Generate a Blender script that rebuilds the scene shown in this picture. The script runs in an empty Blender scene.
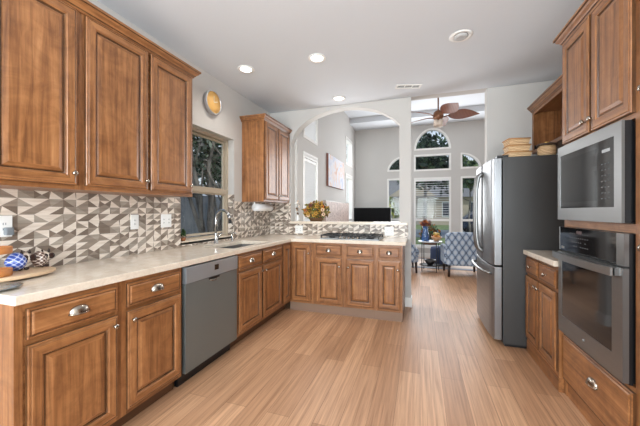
import bpy, bmesh, math, random
from mathutils import Vector, Matrix
random.seed(7)
PI = math.pi
S = bpy.context.scene
COL = S.collection

# ------------------------------------------------------------------ camera
cam_d = bpy.data.cameras.new('camera'); cam = bpy.data.objects.new('camera', cam_d); COL.objects.link(cam)
cam.location = (0, 0, 1.261)
cam.rotation_euler = (PI / 2, 0, math.atan2(100.1, 298.0))
cam_d.sensor_width = 36.0
cam_d.lens = 298.0 / 640 * 36
cam_d.shift_y = -0.0025
cam_d.clip_end = 300
S.camera = cam

# ------------------------------------------------------------------ world, sun, large lights, exposure
W = bpy.data.worlds.new('world'); S.world = W; W.use_nodes = True
nt = W.node_tree
bg = nt.nodes['Background']
tc = nt.nodes.new('ShaderNodeTexCoord'); sp = nt.nodes.new('ShaderNodeSeparateXYZ'); rp = nt.nodes.new('ShaderNodeValToRGB')
nt.links.new(tc.outputs['Generated'], sp.inputs[0]); nt.links.new(sp.outputs['Z'], rp.inputs[0]); nt.links.new(rp.outputs[0], bg.inputs[0])
rp.color_ramp.elements[0].position = 0.0; rp.color_ramp.elements[0].color = (0.86, 0.90, 0.95, 1)
rp.color_ramp.elements[1].position = 0.7; rp.color_ramp.elements[1].color = (0.42, 0.60, 0.90, 1)
bg.inputs['Strength'].default_value = 1.0

def area_light(name, loc, rot, sx, sy, power, color=(1, 1, 1)):
    d = bpy.data.lights.new(name, 'AREA'); d.shape = 'RECTANGLE'; d.size = sx; d.size_y = sy; d.energy = power; d.color = color
    o = bpy.data.objects.new(name, d); o.location = loc; o.rotation_euler = rot; COL.objects.link(o); return o

sun_d = bpy.data.lights.new('sun', 'SUN'); sun_d.energy = 1.7; sun_d.angle = 0.02; sun_d.color = (1, .95, .87)
sun = bpy.data.objects.new('sun', sun_d); sun.rotation_euler = (math.radians(42), 0, math.radians(32)); COL.objects.link(sun)
# unseen fill added behind the camera, aimed at the ceiling; daylight at great room windows
area_light('added_back_fill', (-0.3, -2.35, 1.50), (math.radians(133), 0, 0), 3.0, 1.8, 330, (0.875, 0.955, 1.0))
area_light('bay_daylight', (0.35, 8.50, 1.9), (math.radians(-90), 0, 0), 3.2, 2.2, 110, (0.95, 0.975, 1.0))
area_light('side_yard_daylight', (-2.55, 6.2, 2.2), (0, math.radians(-90), 0), 3.0, 4.2, 75, (0.97, 0.985, 1.0))
area_light('living_window_daylight', (-1.70, 4.86, 1.75), (0, math.radians(-90), 0), 1.2, 0.6, 34, (0.95, 0.975, 1.0))
S.view_settings.view_transform = 'Standard'
try: S.view_settings.look = 'None'
except Exception: pass
S.view_settings.gamma = 1.0
S.view_settings.use_curve_mapping = False
S.view_settings.exposure = 0.08

# ------------------------------------------------------------------ materials
def srgb(r, g, b):
    f = lambda c: (c / 12.92 if c <= .04045 else ((c + .055) / 1.055) ** 2.4)
    return (f(r / 255), f(g / 255), f(b / 255), 1)
MATS = {}
def pm(name, col, rough=.5, metal=0.0, **kw):
    m = bpy.data.materials.new(name); m.use_nodes = True
    b = m.node_tree.nodes['Principled BSDF']
    b.inputs['Base Color'].default_value = col if len(col) == 4 else (*col, 1)
    b.inputs['Roughness'].default_value = rough; b.inputs['Metallic'].default_value = metal
    for k, v in kw.items(): b.inputs[k.replace('_', ' ')].default_value = v
    MATS[name] = m; return m
def N(m, t, **kw):
    n = m.node_tree.nodes.new(t)
    for k, v in kw.items(): setattr(n, k, v)
    return n
def L(m, a, b): m.node_tree.links.new(a, b)
def BS(m): return m.node_tree.nodes['Principled BSDF']
def ramp(m, stops):
    r = N(m, 'ShaderNodeValToRGB'); cr = r.color_ramp
    while len(cr.elements) < len(stops): cr.elements.new(.5)
    for e, (p, c) in zip(cr.elements, stops): e.position = p; e.color = c
    return r
def mapped(m, scale, coord='Object', rnd=True):
    t = N(m, 'ShaderNodeTexCoord'); mp = N(m, 'ShaderNodeMapping'); mp.inputs['Scale'].default_value = scale
    if rnd:
        oi = N(m, 'ShaderNodeObjectInfo'); mu = N(m, 'ShaderNodeMath', operation='MULTIPLY'); mu.inputs[1].default_value = 37.0
        ad = N(m, 'ShaderNodeVectorMath', operation='ADD')
        L(m, oi.outputs['Random'], mu.inputs[0]); L(m, t.outputs[coord], ad.inputs[0]); L(m, mu.outputs[0], ad.inputs[1]); L(m, ad.outputs[0], mp.inputs[0])
    else: L(m, t.outputs[coord], mp.inputs[0])
    return mp
def noise(m, vec, scale, detail=4, rough=.55, dist=0.0):
    n = N(m, 'ShaderNodeTexNoise'); n.inputs['Scale'].default_value = scale; n.inputs['Detail'].default_value = detail
    n.inputs['Roughness'].default_value = rough; n.inputs['Distortion'].default_value = dist
    L(m, vec.outputs[0], n.inputs['Vector']); return n
def mixc(m, a, b, fac, mode='MIX'):
    x = N(m, 'ShaderNodeMix', data_type='RGBA', blend_type=mode)
    for s, v in ((x.inputs[0], fac), (x.inputs[6], a), (x.inputs[7], b)):
        if hasattr(v, 'is_linked') or isinstance(v, bpy.types.NodeSocket): L(m, v, s)
        else: s.default_value = v
    return x.outputs[2]
def bump(m, h, strength, dist=.01):
    b = N(m, 'ShaderNodeBump'); b.inputs['Strength'].default_value = strength; b.inputs['Distance'].default_value = dist
    L(m, h, b.inputs['Height']); L(m, b.outputs[0], BS(m).inputs['Normal'])

WD = [srgb(94, 57, 31), srgb(139, 91, 53), srgb(167, 114, 70), srgb(192, 139, 93)]
def wood(name, sc, dark=1.0):  # stained, glazed cabinet wood
    m = pm(name, (1, 1, 1), .36); BS(m).inputs['Coat Weight'].default_value = .25; BS(m).inputs['Coat Roughness'].default_value = .25
    mp = mapped(m, sc); n = noise(m, mp, 1.0, 6, .68, .6)
    st = [(.26, WD[0]), (.42, WD[1]), (.58, WD[2]), (.78, WD[3])]
    st = [(p, (c[0] * dark, c[1] * dark, c[2] * dark, 1)) for p, c in st]
    r = ramp(m, st); L(m, n.outputs['Fac'], r.inputs[0])
    mp2 = mapped(m, (1, 1, 1)); n2 = noise(m, mp2, 6.5, 5, .65, 1.2)
    r2 = ramp(m, [(.34, (.50, .43, .37, 1)), (.60, (1, 1, 1, 1))]); L(m, n2.outputs['Fac'], r2.inputs[0])
    c = mixc(m, r.outputs[0], r2.outputs[0], .60, 'MULTIPLY'); L(m, c, BS(m).inputs['Base Color'])
    bump(m, n.outputs['Fac'], .12, .004); return m
WV = wood('stained_wood_upright_grain', (34, 34, 1.5))
WH = wood('stained_wood_level_grain', (1.5, 34, 34))
WY = wood('stained_wood_run_grain', (34, 1.5, 34))
GZ = wood('dark_glaze_wood', (26, 26, 2), .36)
pm('weathered_toe', srgb(134, 108, 90), .6)
TOE = pm('toe_kick_wood', srgb(88, 58, 36), .6)

fl = pm('floor_planks', (1, 1, 1), .42)
mp = mapped(fl, (1, 1, 1), 'Object', False); mp.inputs['Rotation'].default_value = (0, 0, PI / 2)
bk = N(fl, 'ShaderNodeTexBrick'); bk.offset = .37; bk.inputs['Scale'].default_value = 1.0
bk.inputs['Brick Width'].default_value = 1.22; bk.inputs['Row Height'].default_value = .152; bk.inputs['Mortar Size'].default_value = .0012
bk.inputs['Mortar Smooth'].default_value = .2; bk.inputs['Bias'].default_value = 0.0
bk.inputs['Color1'].default_value = srgb(203, 160, 126); bk.inputs['Color2'].default_value = srgb(174, 131, 99); bk.inputs['Mortar'].default_value = srgb(128, 92, 64)
L(fl, mp.outputs[0], bk.inputs['Vector'])
mg = mapped(fl, (44, 1.1, 22), 'Object', False); ng = noise(fl, mg, 1.3, 6, .66, .5)
rg = ramp(fl, [(.34, (.64, .57, .50, 1)), (.5, (.94, .92, .89, 1)), (.66, (1.17, 1.17, 1.15, 1))]); L(fl, ng.outputs['Fac'], rg.inputs[0])
L(fl, mixc(fl, bk.outputs['Color'], rg.outputs[0], .9, 'MULTIPLY'), BS(fl).inputs['Base Color'])
FLOOR = fl

WALL = pm('painted_wall', srgb(199, 196, 192), .8)
CEIL = pm('painted_ceiling', srgb(219, 223, 228), .85)
mp = mapped(CEIL, (1, 1, 1), 'Object', False); nn = noise(CEIL, mp, 60, 3); bump(CEIL, nn.outputs['Fac'], .15, .004)
TRIM = pm('white_trim', srgb(236, 234, 230), .45)
TANF = pm('tan_window_frame', srgb(186, 172, 152), .5)
WHT = pm('white_plastic', srgb(236, 236, 234), .4)
GREYP = pm('grey_plastic', srgb(120, 125, 130), .5)
BLK = pm('black_enamel', srgb(22, 22, 24), .35)
BLKG = pm('black_glass', srgb(24, 25, 27), .06); BS(BLKG).inputs['Specular IOR Level'].default_value = .8
IRON = pm('cast_iron', srgb(34, 33, 34), .6)
CHARC = pm('charcoal_painted_steel', srgb(56, 55, 54), .45)
NICK = pm('satin_nickel', srgb(172, 162, 150), .25, 1.0)
CHR = pm('brushed_faucet_metal', srgb(190, 190, 188), .22, 1.0)
def steel(name, c, r):
    m = pm(name, c, r, .85); mp = mapped(m, (3, 3, 40), 'Object', False); n = noise(m, mp, 1, 2)
    rr = ramp(m, [(.3, (r * .92,) * 3 + (1,)), (.7, (r * 1.1,) * 3 + (1,))]); L(m, n.outputs['Fac'], rr.inputs[0]); L(m, rr.outputs[0], BS(m).inputs['Roughness']); return m
STEEL = steel('brushed_stainless', srgb(136, 136, 135), .34)
STEELD = steel('brushed_stainless_door', srgb(140, 141, 143), .34)
SLATE = steel('smoky_stainless', srgb(120, 125, 124), .36); BS(SLATE).inputs['Metallic'].default_value = .45
PANEL = steel('pale_stainless_panel', srgb(158, 163, 167), .33); BS(PANEL).inputs['Metallic'].default_value = .5
SINKM = steel('satin_sink_steel', srgb(128, 126, 124), .45); BS(SINKM).inputs['Metallic'].default_value = .4

ctop = pm('beige_stone', (1, 1, 1), .12)
mp = mapped(ctop, (1, 1, 1), 'Object', False); n1 = noise(ctop, mp, 7, 7, .65, 1.5); r1 = ramp(ctop, [(.25, srgb(214, 200, 182)), (.52, srgb(227, 214, 197)), (.75, srgb(234, 223, 208))]); L(ctop, n1.outputs['Fac'], r1.inputs[0])
n2 = noise(ctop, mp, 90, 2); r2 = ramp(ctop, [(.4, (.92, .91, .89, 1)), (.55, (1, 1, 1, 1))]); L(ctop, n2.outputs['Fac'], r2.inputs[0])
L(ctop, mixc(ctop, r1.outputs[0], r2.outputs[0], .6, 'MULTIPLY'), BS(ctop).inputs['Base Color'])
STONE = ctop
def tilem(name, c, c2):
    m = pm(name, c, .28); mp = mapped(m, (6, 6, 60), 'Object', False); n = noise(m, mp, 1, 4); r = ramp(m, [(.35, c), (.65, c2)]); L(m, n.outputs['Fac'], r.inputs[0]); L(m, r.outputs[0], BS(m).inputs['Base Color']); return m
TL = [tilem('tile_cream', srgb(232, 221, 209), srgb(214, 201, 187)), tilem('tile_taupe', srgb(156, 142, 129), srgb(138, 125, 113)),
      tilem('tile_brown_grey', srgb(130, 115, 102), srgb(114, 100, 89)), tilem('tile_mid_grey', srgb(176, 165, 152), srgb(150, 140, 128))]
def glassm(name, tint, g):
    m = bpy.data.materials.new(name); m.use_nodes = True; t = m.node_tree; t.nodes.clear()
    o = t.nodes.new('ShaderNodeOutputMaterial'); a = t.nodes.new('ShaderNodeBsdfTransparent'); b = t.nodes.new('ShaderNodeBsdfGlossy'); x = t.nodes.new('ShaderNodeMixShader')
    a.inputs[0].default_value = tint; b.inputs['Roughness'].default_value = .02; x.inputs[0].default_value = g
    t.links.new(a.outputs[0], x.inputs[1]); t.links.new(b.outputs[0], x.inputs[2]); t.links.new(x.outputs[0], o.inputs[0]); MATS[name] = m; return m
def slatm():
    m = bpy.data.materials.new('translucent_blind'); m.use_nodes = True; t = m.node_tree; t.nodes.clear()
    o = t.nodes.new('ShaderNodeOutputMaterial'); a = t.nodes.new('ShaderNodeBsdfDiffuse'); b = t.nodes.new('ShaderNodeBsdfTranslucent'); x = t.nodes.new('ShaderNodeMixShader')
    a.inputs[0].default_value = (.88, .88, .88, 1); b.inputs[0].default_value = (.9, .9, .9, 1); x.inputs[0].default_value = .4
    t.links.new(a.outputs[0], x.inputs[1]); t.links.new(b.outputs[0], x.inputs[2]); t.links.new(x.outputs[0], o.inputs[0]); return m
SLAT = slatm()
GLASS = glassm('window_glass', (.94, .96, .96, 1), .012)
SCREEN = glassm('insect_screen', (.74, .75, .78, 1), .02)
def emis(name, c, s):
    m = pm(name, c, .5); BS(m).inputs['Emission Color'].default_value = c; BS(m).inputs['Emission Strength'].default_value = s; return m
LAMP = emis('lit_lamp_lens', (1, .98, .94, 1), 6)

# ------------------------------------------------------------------ mesh helpers
class MB:
    """collects shapes for ONE mesh object; every face remembers its material"""
    def __init__(s): s.v = []; s.f = []; s.m = []; s.sm = []; s.mats = []
    def mi(s, m):
        if m not in s.mats: s.mats.append(m)
        return s.mats.index(m)
    def add(s, vs, fs, m, smooth=False, xf=None):
        k = len(s.v); s.v += [tuple(xf @ Vector(v)) if xf else tuple(v) for v in vs]
        i = s.mi(m)
        for f in fs: s.f.append([k + j for j in f]); s.m.append(i); s.sm.append(smooth)
        return s
    def box(s, x0, x1, y0, y1, z0, z1, m, bev=0.0, xf=None):
        if bev <= 0:
            vs = [(x, y, z) for z in (z0, z1) for y in (y0, y1) for x in (x0, x1)]
            return s.add(vs, [(0, 2, 3, 1), (4, 5, 7, 6), (0, 1, 5, 4), (2, 6, 7, 3), (0, 4, 6, 2), (1, 3, 7, 5)], m, False, xf)
        bm = bmesh.new(); bmesh.ops.create_cube(bm, size=1)
        for v in bm.verts: v.co = Vector(((x0 + x1) / 2 + v.co.x * (x1 - x0), (y0 + y1) / 2 + v.co.y * (y1 - y0), (z0 + z1) / 2 + v.co.z * (z1 - z0)))
        bmesh.ops.bevel(bm, geom=list(bm.edges), offset=bev, segments=2, profile=.6, affect='EDGES')
        return s.bm(bm, m, False, xf)
    def bm(s, bm, m, smooth=True, xf=None):
        bm.verts.index_update(); s.add([v.co[:] for v in bm.verts], [[v.index for v in f.verts] for f in bm.faces], m, smooth, xf); bm.free(); return s
    def tube(s, pts, r, m, seg=8, caps=True, xf=None):
        pts = [Vector(p) for p in pts]; n = len(pts); rs = r if isinstance(r, (list, tuple)) else [r] * n
        vs = []; up = None
        for i, p in enumerate(pts):
            d = (pts[min(i + 1, n - 1)] - pts[max(i - 1, 0)]).normalized()
            if up is None: up = Vector((0, 0, 1)) if abs(d.z) < .9 else Vector((1, 0, 0))
            a = d.cross(up).normalized(); b = a.cross(d).normalized(); up = b
            for k in range(seg):
                t = 2 * PI * k / seg; vs.append(p + a * math.cos(t) * rs[i] + b * math.sin(t) * rs[i])
        fs = [(i * seg + k, i * seg + (k + 1) % seg, (i + 1) * seg + (k + 1) % seg, (i + 1) * seg + k) for i in range(n - 1) for k in range(seg)]
        s.add(vs, fs, m, True, xf)
        if caps: s.add(vs[:seg], [tuple(range(seg))], m, False, xf); s.add(vs[-seg:], [tuple(reversed(range(seg)))], m, False, xf)
        return s
    def lathe(s, prof, m, seg=24, loc=(0, 0, 0), axis='Z', smooth=True, sc=(1, 1, 1), xf=None):
        vs = []; n = len(prof)
        for r, z in prof:
            for k in range(seg):
                t = 2 * PI * k / seg; p = (r * math.cos(t) * sc[0], r * math.sin(t) * sc[1], z * sc[2])
                if axis == 'Y': p = (p[0], -p[2], p[1])
                if axis == 'X': p = (p[2], p[0], p[1])
                vs.append((p[0] + loc[0], p[1] + loc[1], p[2] + loc[2]))
        fs = [(i * seg + k, i * seg + (k + 1) % seg, (i + 1) * seg + (k + 1) % seg, (i + 1) * seg + k) for i in range(n - 1) for k in range(seg)]
        if prof[0][0] > 1e-5: fs.append(tuple(range(seg))[::-1])
        if prof[-1][0] > 1e-5: fs.append(tuple((n - 1) * seg + k for k in range(seg)))
        return s.add(vs, fs, m, smooth, xf)
    def ico(s, c, r, m, sub=2, jit=0.0, sc=(1, 1, 1), seed=0):
        rn = random.Random(seed); bm = bmesh.new(); bmesh.ops.create_icosphere(bm, subdivisions=sub, radius=1)
        for v in bm.verts:
            k = r * (1 + jit * (rn.random() - .5)); v.co = Vector((c[0] + v.co.x * k * sc[0], c[1] + v.co.y * k * sc[1], c[2] + v.co.z * k * sc[2]))
        return s.bm(bm, m, True)
    def prism(s, poly, axis, a, b, m, smooth=False, xf=None):
        """poly = 2-D outline, extruded along axis from a to b"""
        def P(p, t): return {'X': (t, p[0], p[1]), 'Y': (p[0], t, p[1]), 'Z': (p[0], p[1], t)}[axis]
        n = len(poly); vs = [P(p, a) for p in poly] + [P(p, b) for p in poly]
        return s.add(vs, [tuple(range(n)), tuple(range(2 * n - 1, n - 1, -1))] + [(i, i + n, (i + 1) % n + n, (i + 1) % n) for i in range(n)], m, smooth, xf)
    def leaves(s, c, r, n, size, mats, rn, sc=(1, 1, 1), shell=.5, floor=-9):
        for _ in range(n):
            d = Vector((rn.gauss(0, 1), rn.gauss(0, 1), rn.gauss(0, 1))).normalized() * (r * (shell + (1 - shell) * rn.random()))
            p = Vector((c[0] + d.x * sc[0], c[1] + d.y * sc[1], max(floor, c[2] + d.z * sc[2])))
            a = Vector((rn.gauss(0, 1), rn.gauss(0, 1), rn.gauss(0, 1))).normalized(); b = a.cross(Vector((rn.gauss(0, 1), rn.gauss(0, 1), rn.gauss(0, 1)))).normalized()
            q = size * (.6 + .8 * rn.random()); m = rn.choice(mats)
            s.add([p - a * q, p + b * q * .45, p + a * q, p - b * q * .45], [(0, 1, 2, 3)], m)
        return s
    def build(s, name, parent=None, origin=(0, 0, 0), bevel=0.0):
        me = bpy.data.meshes.new(name); o = Vector(origin)
        me.from_pydata([tuple(Vector(v) - o) for v in s.v], [], s.f)
        for m in s.mats: me.materials.append(m)
        me.polygons.foreach_set('material_index', s.m); me.polygons.foreach_set('use_smooth', s.sm)
        bm = bmesh.new(); bm.from_mesh(me); bmesh.ops.remove_doubles(bm, verts=bm.verts, dist=1e-6); bmesh.ops.recalc_face_normals(bm, faces=bm.faces); bm.to_mesh(me); bm.free()
        me.update()
        ob = bpy.data.objects.new(name, me); ob.location = o; COL.objects.link(ob)
        if parent: ob.parent = parent
        if bevel > 0:
            md = ob.modifiers.new('bevel', 'BEVEL'); md.width = bevel; md.segments = 2; md.limit_method = 'ANGLE'
        return ob
def tag(o, label, cat, group=None, kind=None):
    if label: o['label'] = label
    if cat: o['category'] = cat
    if group: o['group'] = group
    if kind: o['kind'] = kind
    return o
def thing(name, label, cat, loc=(0, 0, 0), rz=0.0, group=None):
    o = bpy.data.objects.new(name, None); o.empty_display_size = .1; o.location = loc; o.rotation_euler = (0, 0, rz); COL.objects.link(o)
    return tag(o, label, cat, group)
def struct(mb, name): o = mb.build(name); o['kind'] = 'structure'; return o
def dup(root, loc, rz=None, label=None, group=None):
    kids = [c for c in bpy.data.objects if c.parent == root]
    r = root.copy(); COL.objects.link(r); r.location = loc
    if rz is not None: r.rotation_euler = (0, 0, rz)
    if label: r['label'] = label
    if group: r['group'] = group
    for ch in kids:
        gk = [g for g in bpy.data.objects if g.parent == ch]
        c = ch.copy(); COL.objects.link(c); c.parent = r
        for g in gk: d = g.copy(); COL.objects.link(d); d.parent = c
    return r
def slab(mb, xb, yb, keep, z0, z1, m, plane='Z'):
    """clean slab from a grid of cells; plane says which axis is the thickness"""
    P = {'Z': lambda a, b, t: (a, b, t), 'X': lambda a, b, t: (t, a, b), 'Y': lambda a, b, t: (a, t, b)}[plane]
    idx = {}; vs = []; fs = []
    def V(i, j, k):
        if (i, j, k) not in idx: idx[(i, j, k)] = len(vs); vs.append(P(xb[i], yb[j], (z0, z1)[k]))
        return idx[(i, j, k)]
    K = set((i, j) for i in range(len(xb) - 1) for j in range(len(yb) - 1) if keep((xb[i] + xb[i + 1]) / 2, (yb[j] + yb[j + 1]) / 2))
    for (i, j) in K:
        fs.append((V(i, j, 0), V(i, j + 1, 0), V(i + 1, j + 1, 0), V(i + 1, j, 0))); fs.append((V(i, j, 1), V(i + 1, j, 1), V(i + 1, j + 1, 1), V(i, j + 1, 1)))
        for (di, dj, a, b) in ((-1, 0, (i, j), (i, j + 1)), (1, 0, (i + 1, j), (i + 1, j + 1)), (0, -1, (i, j), (i + 1, j)), (0, 1, (i, j + 1), (i + 1, j + 1))):
            if (i + di, j + dj) not in K: fs.append((V(*a, 0), V(*b, 0), V(*b, 1), V(*a, 1)))
    return mb.add(vs, fs, m)
def wall_cols(mb, x0, x1, z0, z1, y0, y1, holes, m, plane='Y', n=28):
    """wall with rectangular / arched holes; hole = (xa, xb, zbottom, function x -> ztop)"""
    xs = {x0, x1}
    for h in holes:
        xs |= {h[0], h[1]}
        if h[4]: xs |= {h[0] + (h[1] - h[0]) * (1 - math.cos(PI * k / n)) / 2 for k in range(n + 1)}
    xs = sorted(xs)
    for a, b in zip(xs, xs[1:]):
        if b - a < 1e-6: continue
        mid = (a + b) / 2; hs = sorted([h for h in holes if h[0] < mid < h[1]], key=lambda h: h[2])
        lo = (z0, z0)
        for h in hs + [None]:
            hi = (h[2], h[2]) if h else (z1, z1)
            if hi[0] - lo[0] > 1e-5 or hi[1] - lo[1] > 1e-5: mb.prism([(a, lo[0]), (b, lo[1]), (b, hi[1]), (a, hi[0])], plane, y0, y1, m)
            if h: e = 1e-6; lo = (h[3](a + e), h[3](b - e))
    return mb
def flat(z): return lambda x: z
def ring(mb, outline_o, outline_i, axis, a, b, m):
    """frame between two outlines with the same number of points"""
    n = len(outline_o)
    def P(p, t): return {'X': (t, p[0], p[1]), 'Y': (p[0], t, p[1])}[axis]
    vs = [P(p, a) for p in outline_o] + [P(p, a) for p in outline_i] + [P(p, b) for p in outline_o] + [P(p, b) for p in outline_i]
    fs = []
    for i in range(n):
        j = (i + 1) % n
        fs += [(i, j, n + j, n + i), (2 * n + i, 3 * n + i, 3 * n + j, 2 * n + j), (i, 2 * n + i, 2 * n + j, j), (n + i, n + j, 3 * n + j, 3 * n + i)]
    return mb.add(vs, fs, m)
def rect(a, b, c, d, i=0): return [(a + i, c + i), (b - i, c + i), (b - i, d - i), (a + i, d - i)]
def sweep(mb, prof, path, outs, m):
    vs = []; n = len(prof)
    for (px, py), (ox, oy) in zip(path, outs):
        for o, z in prof: vs.append((px + ox * o, py + oy * o, z))
    fs = [(i * n + k, i * n + (k + 1) % n, (i + 1) * n + (k + 1) % n, (i + 1) * n + k) for i in range(len(path) - 1) for k in range(n) if k not in (2, 6)]
    gs = [(i * n + k, i * n + (k + 1) % n, (i + 1) * n + (k + 1) % n, (i + 1) * n + k) for i in range(len(path) - 1) for k in (2, 6)]
    mb.add(vs, gs, GZ)
    fs += [tuple(range(n)), tuple(reversed(range((len(path) - 1) * n, len(path) * n)))]
    return mb.add(vs, fs, m)

# ------------------------------------------------------------------ ROOM SHELL
XL, XR, YB, YA, YA2, ZC = -2.19, 1.53, -2.5, 4.11, 4.25, 2.77      # kitchen
XG, XG2, YF, ZG = -1.80, 3.6, 8.6, 3.62                             # great room
struct(MB().box(-2.6, 3.9, YB - .3, YF + .2, -.12, 0, FLOOR), 'floor')
struct(MB().box(XL - .2, XR + .2, YB, YA, ZC, ZC + .12, CEIL), 'ceiling')
mb = MB(); mb.box(XG - .15, XG2 + .15, YF - .75, YF + .15, ZG, ZG + .14, CEIL)
mb.box(XG, XG2, YA2, YF, ZG + .14, ZG + .22, CEIL); struct(mb, 'ceiling')
# left wall with the sink window
WY0, WY1, WZ0, WZ1 = 2.29, 3.165, .955, 2.15
mb = MB(); slab(mb, [YB, WY0, WY1, YA2], [0, WZ0, WZ1, ZC], lambda y, z: not (WY0 < y < WY1 and WZ0 < z < WZ1), XL, XL - .16, WALL, 'X'); struct(mb, 'wall_left')
# right kitchen wall, unseen back wall with a window added for the fill light
struct(MB().box(XR, XR + .14, YB, YA, 0, ZC, WALL), 'wall_right')
mb = MB(); slab(mb, [XL - .16, -1.9, 1.3, XR + .14], [0, .35, 2.45, ZC], lambda x, z: not (-1.9 < x < 1.3 and .35 < z < 2.45), YB - .14, YB, WALL, 'Y'); struct(mb, 'wall_back')
mb = MB(); ring(mb, rect(-1.9, 1.3, .35, 2.45), rect(-1.9, 1.3, .35, 2.45, .06), 'Y', YB - .1, YB - .04, TRIM); mb.box(-.33, -.27, YB - .09, YB - .05, .41, 2.39, TRIM); struct(mb, 'window_6')
# wall between kitchen and great room: pier, arch over the raised bar, post, header
AXL, AXR, ZBAR = -1.84, -.262, 1.078
ARC = [(-1.84, 2.30), (-1.80, 2.40), (-1.711, 2.510), (-1.58, 2.600), (-1.44, 2.662), (-1.25, 2.712), (-1.02, 2.735), (-.80, 2.715), (-.62, 2.668), (-.49, 2.612), (-.36, 2.525), (-.262, 2.43)]
def arcz(x):
    for (a, za), (b, zb) in zip(ARC, ARC[1:]):
        if a <= x <= b: return za + (zb - za) * (x - a) / (b - a)
    return ARC[0][1] if x < ARC[0][0] else ARC[-1][1]
mb = MB(); wall_cols(mb, XL, -.114, 0, ZC, YA, YA2, [(AXL, AXR, ZBAR, arcz, True)], WALL, 'Y', 36)
struct(mb, 'wall_arch')
struct(MB().box(XL, XR + .14, YA, YA2, ZC, ZG + .14, WALL), 'wall_header')
struct(MB().box(.777, XG2, YA, YA2, 0, ZC, WALL), 'wall_end')
struct(MB().box(XR + .14, XG2, YA, YA2, ZC, ZG + .14, WALL), 'wall_end')
struct(MB().box(-.118, -.102, YA - .004, YA2 + .012, 0, .12, TRIM).box(-.19, -.102, YA - .014, YA, 0, .12, TRIM), 'baseboard_arch')
struct(MB().box(.765, .777, YA - .004, YA2 + .012, 0, .12, TRIM).box(.765, XG2, YA2, YA2 + .012, 0, .12, TRIM), 'baseboard_end')
# great room left wall with its windows
mb = MB(); slab(mb, [YA2, 4.50, 5.20, 7.40, 8.16, YF], [0, 1.0, 2.2, 2.47, 3.15, ZG + .14], lambda y, z: not ((4.5 < y < 5.2 and (1.0 < z < 2.2 or 2.47 < z < 3.15)) or (7.4 < y < 8.16 and (1.0 < z < 2.2 or 2.47 < z < 3.15))), XG, XG - .15, WALL, 'X'); struct(mb, 'wall_great_room_left')
struct(MB().box(XG2, XG2 + .15, YA2, YF, 0, ZG, WALL), 'wall_great_room_right')
# far wall and its arched windows
cx, rr = .31, .47
half = lambda x: 2.93 + math.sqrt(max(0, rr * rr - (x - cx) ** 2)) * 1.25
SRx0, SRx1, SLx0, SLx1 = 1.01, 1.50, -.88, -.39
qR = lambda x: 2.38 + math.sqrt(max(0, .49 ** 2 - (x - SRx0) ** 2)) * .86
qL = lambda x: 2.38 + math.sqrt(max(0, .49 ** 2 - (x - SLx1) ** 2)) * .86
holes = [(-.16, .78, .30, flat(2.18), False), (-.16, .78, 2.36, flat(2.81), False), (cx - rr, cx + rr, 2.93, half, True),
         (SRx0, SRx1, .30, flat(2.18), False), (SRx0, SRx1, 2.38, qR, True), (SLx0, SLx1, .30, flat(2.18), False), (SLx0, SLx1, 2.38, qL, True)]
mb = MB(); wall_cols(mb, XG - .15, XG2 + .15, 0, ZG, YF, YF + .15, holes, WALL, 'Y', 20); struct(mb, 'wall_far')
struct(MB().box(XG, XG2, YF - .015, YF, 0, .13, TRIM), 'baseboard_far')

def outline(h, inset, n=16):
    xa, xb, zb, ft, arc = h
    if not arc: return rect(xa, xb, zb, ft(xa), inset)
    xs = [xa + (xb - xa) * k / n for k in range(n + 1)]
    top = []
    mx, mz = (xa + xb) / 2, zb + (max(ft(x) for x in xs) - zb) * .4
    for k in range(n + 1):
        x = xa + (xb - xa) * (1 - math.cos(PI * k / n)) / 2; z = ft(x)
        d = Vector((mx - x, mz - z)); d.normalize(); top.append((x + d.x * inset * 1.2, max(zb + inset, z + d.y * inset * 1.2)))
    return [(xa + inset, zb + inset), (xb - inset, zb + inset)] + top[::-1]
for i, h in enumerate(holes):
    f = MB(); ring(f, outline(h, 0), outline(h, .045), 'Y', YF - .012, YF + .10, TRIM)
    if i in (0, 3, 5):
        f.box(h[0] + .03, h[1] - .03, YF + .03, YF + .07, 1.0, 1.06, TRIM); f.box(h[0] - .03, h[1] + .03, YF - .05, YF + .02, h[2] - .03, h[2] + .0, TRIM)
    w = struct(f, 'window_%d' % (7 + i))
    o = outline(h, .03); g = MB(); g.prism(o, 'Y', YF + .05, YF + .054, GLASS); g.build('pane', w)
# blinds in the tall far windows: raised slats seen as fine white lines
def blind(name, label, x0, x1, z0, z1, y, step=.062, tilt=.2, axis='Y', group=None, d=.022):
    r = thing(name, label, 'window blind', ((x0 + x1) / 2, y, z0) if axis == 'Y' else (y, (x0 + x1) / 2, z0), 0, group)
    L0 = r.location; s = MB(); z = z0 + .02
    while z < z1 - .04:
        c, sn = d * math.cos(tilt), d * math.sin(tilt)
        if axis == 'Y': s.prism([(y - c, z - sn), (y + c, z + sn), (y + c, z + sn + .003), (y - c, z - sn + .003)], 'X', x0, x1, SLAT)
        else: s.prism([(y - c, z - sn), (y + c, z + sn), (y + c, z + sn + .003), (y - c, z - sn + .003)], 'Y', x0, x1, SLAT)
        z += step
    o = s.build('slats', r, L0); o.location = (0, 0, 0)
    h = MB()
    if axis == 'Y': h.box(x0, x1, y - .025, y + .025, z1 - .045, z1, WHT)
    else: h.box(y - .025, y + .025, x0, x1, z1 - .045, z1, WHT)
    o = h.build('headrail', r, L0); o.location = (0, 0, 0)
    return r
blind('window_blind', 'open white slat blind over the tall middle window of the far wall', -.115, .735, 1.07, 2.13, YF + .015)
blind('window_blind', 'white blind of the high window up on the left great room wall', 4.56, 5.14, 2.53, 3.09, XG - .02, .045, 1.0, 'X', None, .028)
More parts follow.
